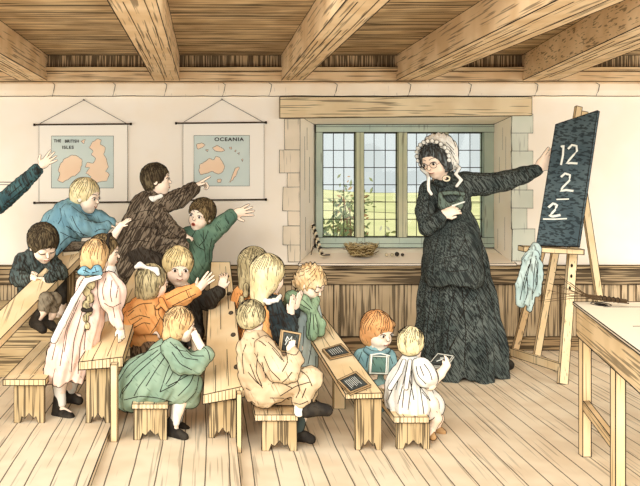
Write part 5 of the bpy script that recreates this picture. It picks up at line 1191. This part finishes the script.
# ------------------------------------------------------------------ slates and the book
M_SLF = inked('slate_frame', (196,166,124), (172,142,102), scale=(60,60,60), lo=.6, hi=.66, ink=.5); M_SLT = inked('slate_face', (88,92,86), (66,70,68), rot=(0,0,20), scale=(8,120,60), lo=.5, hi=.56, ink=.7)
def slate(label, quad, marks=(), th=.012, name='slate', cat='slate', group=None, fw=.12, face=None, frame=None, strings=(), r=.0028):
    """quad: four corners (px, py, Y) in order round the slate"""
    P = [np.array(at(*q)) for q in quad]; c = sum(P)/4; n = np.cross(P[1]-P[0], P[3]-P[0]); n /= np.linalg.norm(n)
    if n@(np.array([0,0,EYE])-c) < 0: n = -n
    root = thing(name, label, cat, c, group); I = [p+(c-p)*fw*1.6 for p in P]
    m = MB(); b = [p-n*th for p in P]
    m.add(P+I+b, [(0,1,5,4),(1,2,6,5),(2,3,7,6),(3,0,4,7),(8,9,10,11),(0,1,9,8),(1,2,10,9),(2,3,11,10),(3,0,8,11)], frame or M_SLF)
    for L in (P, I, b): m.line(np.vstack([L, L[:1]]), .002)
    m.build('frame', root)
    m = MB(); J = [p-n*.003 for p in I]; m.add(J, [(0,1,2,3)], face or M_SLT)
    m.add([p-n*.004 for p in J], [(3,2,1,0)], face or M_SLT)
    m.build('writing_surface', root)
    for L in marks:
        m = MB(); m.line([J[0]+(J[1]-J[0])*u+(J[3]-J[0])*v+n*.001 for u, v in L], r, CH); m.build('chalk_mark', root)
    return root, P, n
def ond3(x, y, lift=.016):
    # point of the low desk's top seen at pixel (x, y)
    n = np.cross(P3[1]-P3[0], P3[3]-P3[0]); o = np.array([0,0,EYE]); d = np.array(at(x,y,1))-o; t = n@(P3[0]-o)/(n@d); q = o+d*t; return (x, y-lift*FOC/q[1], q[1])
slate('slate lying on the low right-hand desk, the nearer one of the two', [ond3(337,383),(ond3(350,396.5)),ond3(371,388),ond3(356,374)], [[(.15,.2+.1*k),(.85-.07*(k%3),.2+.1*k)] for k in range(7)], r=.0013, group='slates on the low desk')
slate('slate lying on the low right-hand desk, the farther one beside the scarf child', [ond3(322,352),ond3(330,361),ond3(352,356),ond3(341,346)], [[(.15,.2+.12*k),(.8+.04*(k%2),.2+.12*k)] for k in range(6)], r=.0013, group='slates on the low desk')
slate('slate with white scribbles held by the boy in tan', [(279.5,352,4.18),(298,354,4.24),(301.5,333,4.28),(282,329.5,4.22)], [[(.2,.3),(.35,.6),(.5,.35),(.6,.7)],[(.3,.75),(.45,.6),(.6,.8)],[(.55,.3),(.7,.45),(.8,.25)],[(.2,.5),(.3,.8)]])
r_, P, n = slate('green-faced slate with white strings held upright by the ginger-haired child', [(368.5,374,4.74),(388.5,374.5,4.76),(389.5,356,4.80),(370,355,4.78)], face=cloth('slate_green',(104,134,120),(86,116,106),.56,.6), frame=plain('slate_frame_pale',(206,212,196)))
m = MB()
for u in (.08,.85): m.line([P[0]+(P[1]-P[0])*u+n*.006, P[3]+(P[2]-P[3])*u+n*.006], .004, WHITE)
m.line([P[3]+n*.006, P[3]*.5+P[2]*.5+n*.01+[0,0,.012], P[2]+n*.006], .004, WHITE); m.build('string', r_)
slate('pale framed slate held up by the toddler in white', [(426,366.5,4.40),(446,367,4.34),(454,355.5,4.46),(437.5,353,4.52)], [[(.25,.4),(.5,.6),(.75,.4)],[(.3,.7),(.7,.7)]], frame=plain('slate_frame_light',(214,214,200)))
# reading book on the far left desk
n0 = np.cross(P0[1]-P0[0], P0[3]-P0[0])
def ond0(x, y, lift=0):
    o = np.array([0,0,EYE]); d = np.array(at(x,y,1))-o; t = n0@(P0[0]-o)/(n0@d); q = o+d*t; return q+[0,0,lift]
q = [ond0(63,257,.004), ond0(79,256,.004), ond0(86,247.5,.004), ond0(72,247.5,.004)]
root = thing('book', 'dark-covered book lying on the long left desk behind the dark-haired boy', 'book', (q[0]+q[2])/2)
m = MB(); m.hexa(q+[p+[0,0,.03] for p in q], plain('pages',(232,216,184)), .002); m.build('pages', root)
m = MB(); m.hexa([p+[0,0,.03] for p in q]+[p+[0,0,.038] for p in q], inked('book_cover',(136,124,106),(112,100,84),scale=(60,60,60),lo=.5,hi=.56,ink=.6), .0024); m.build('cover', root)
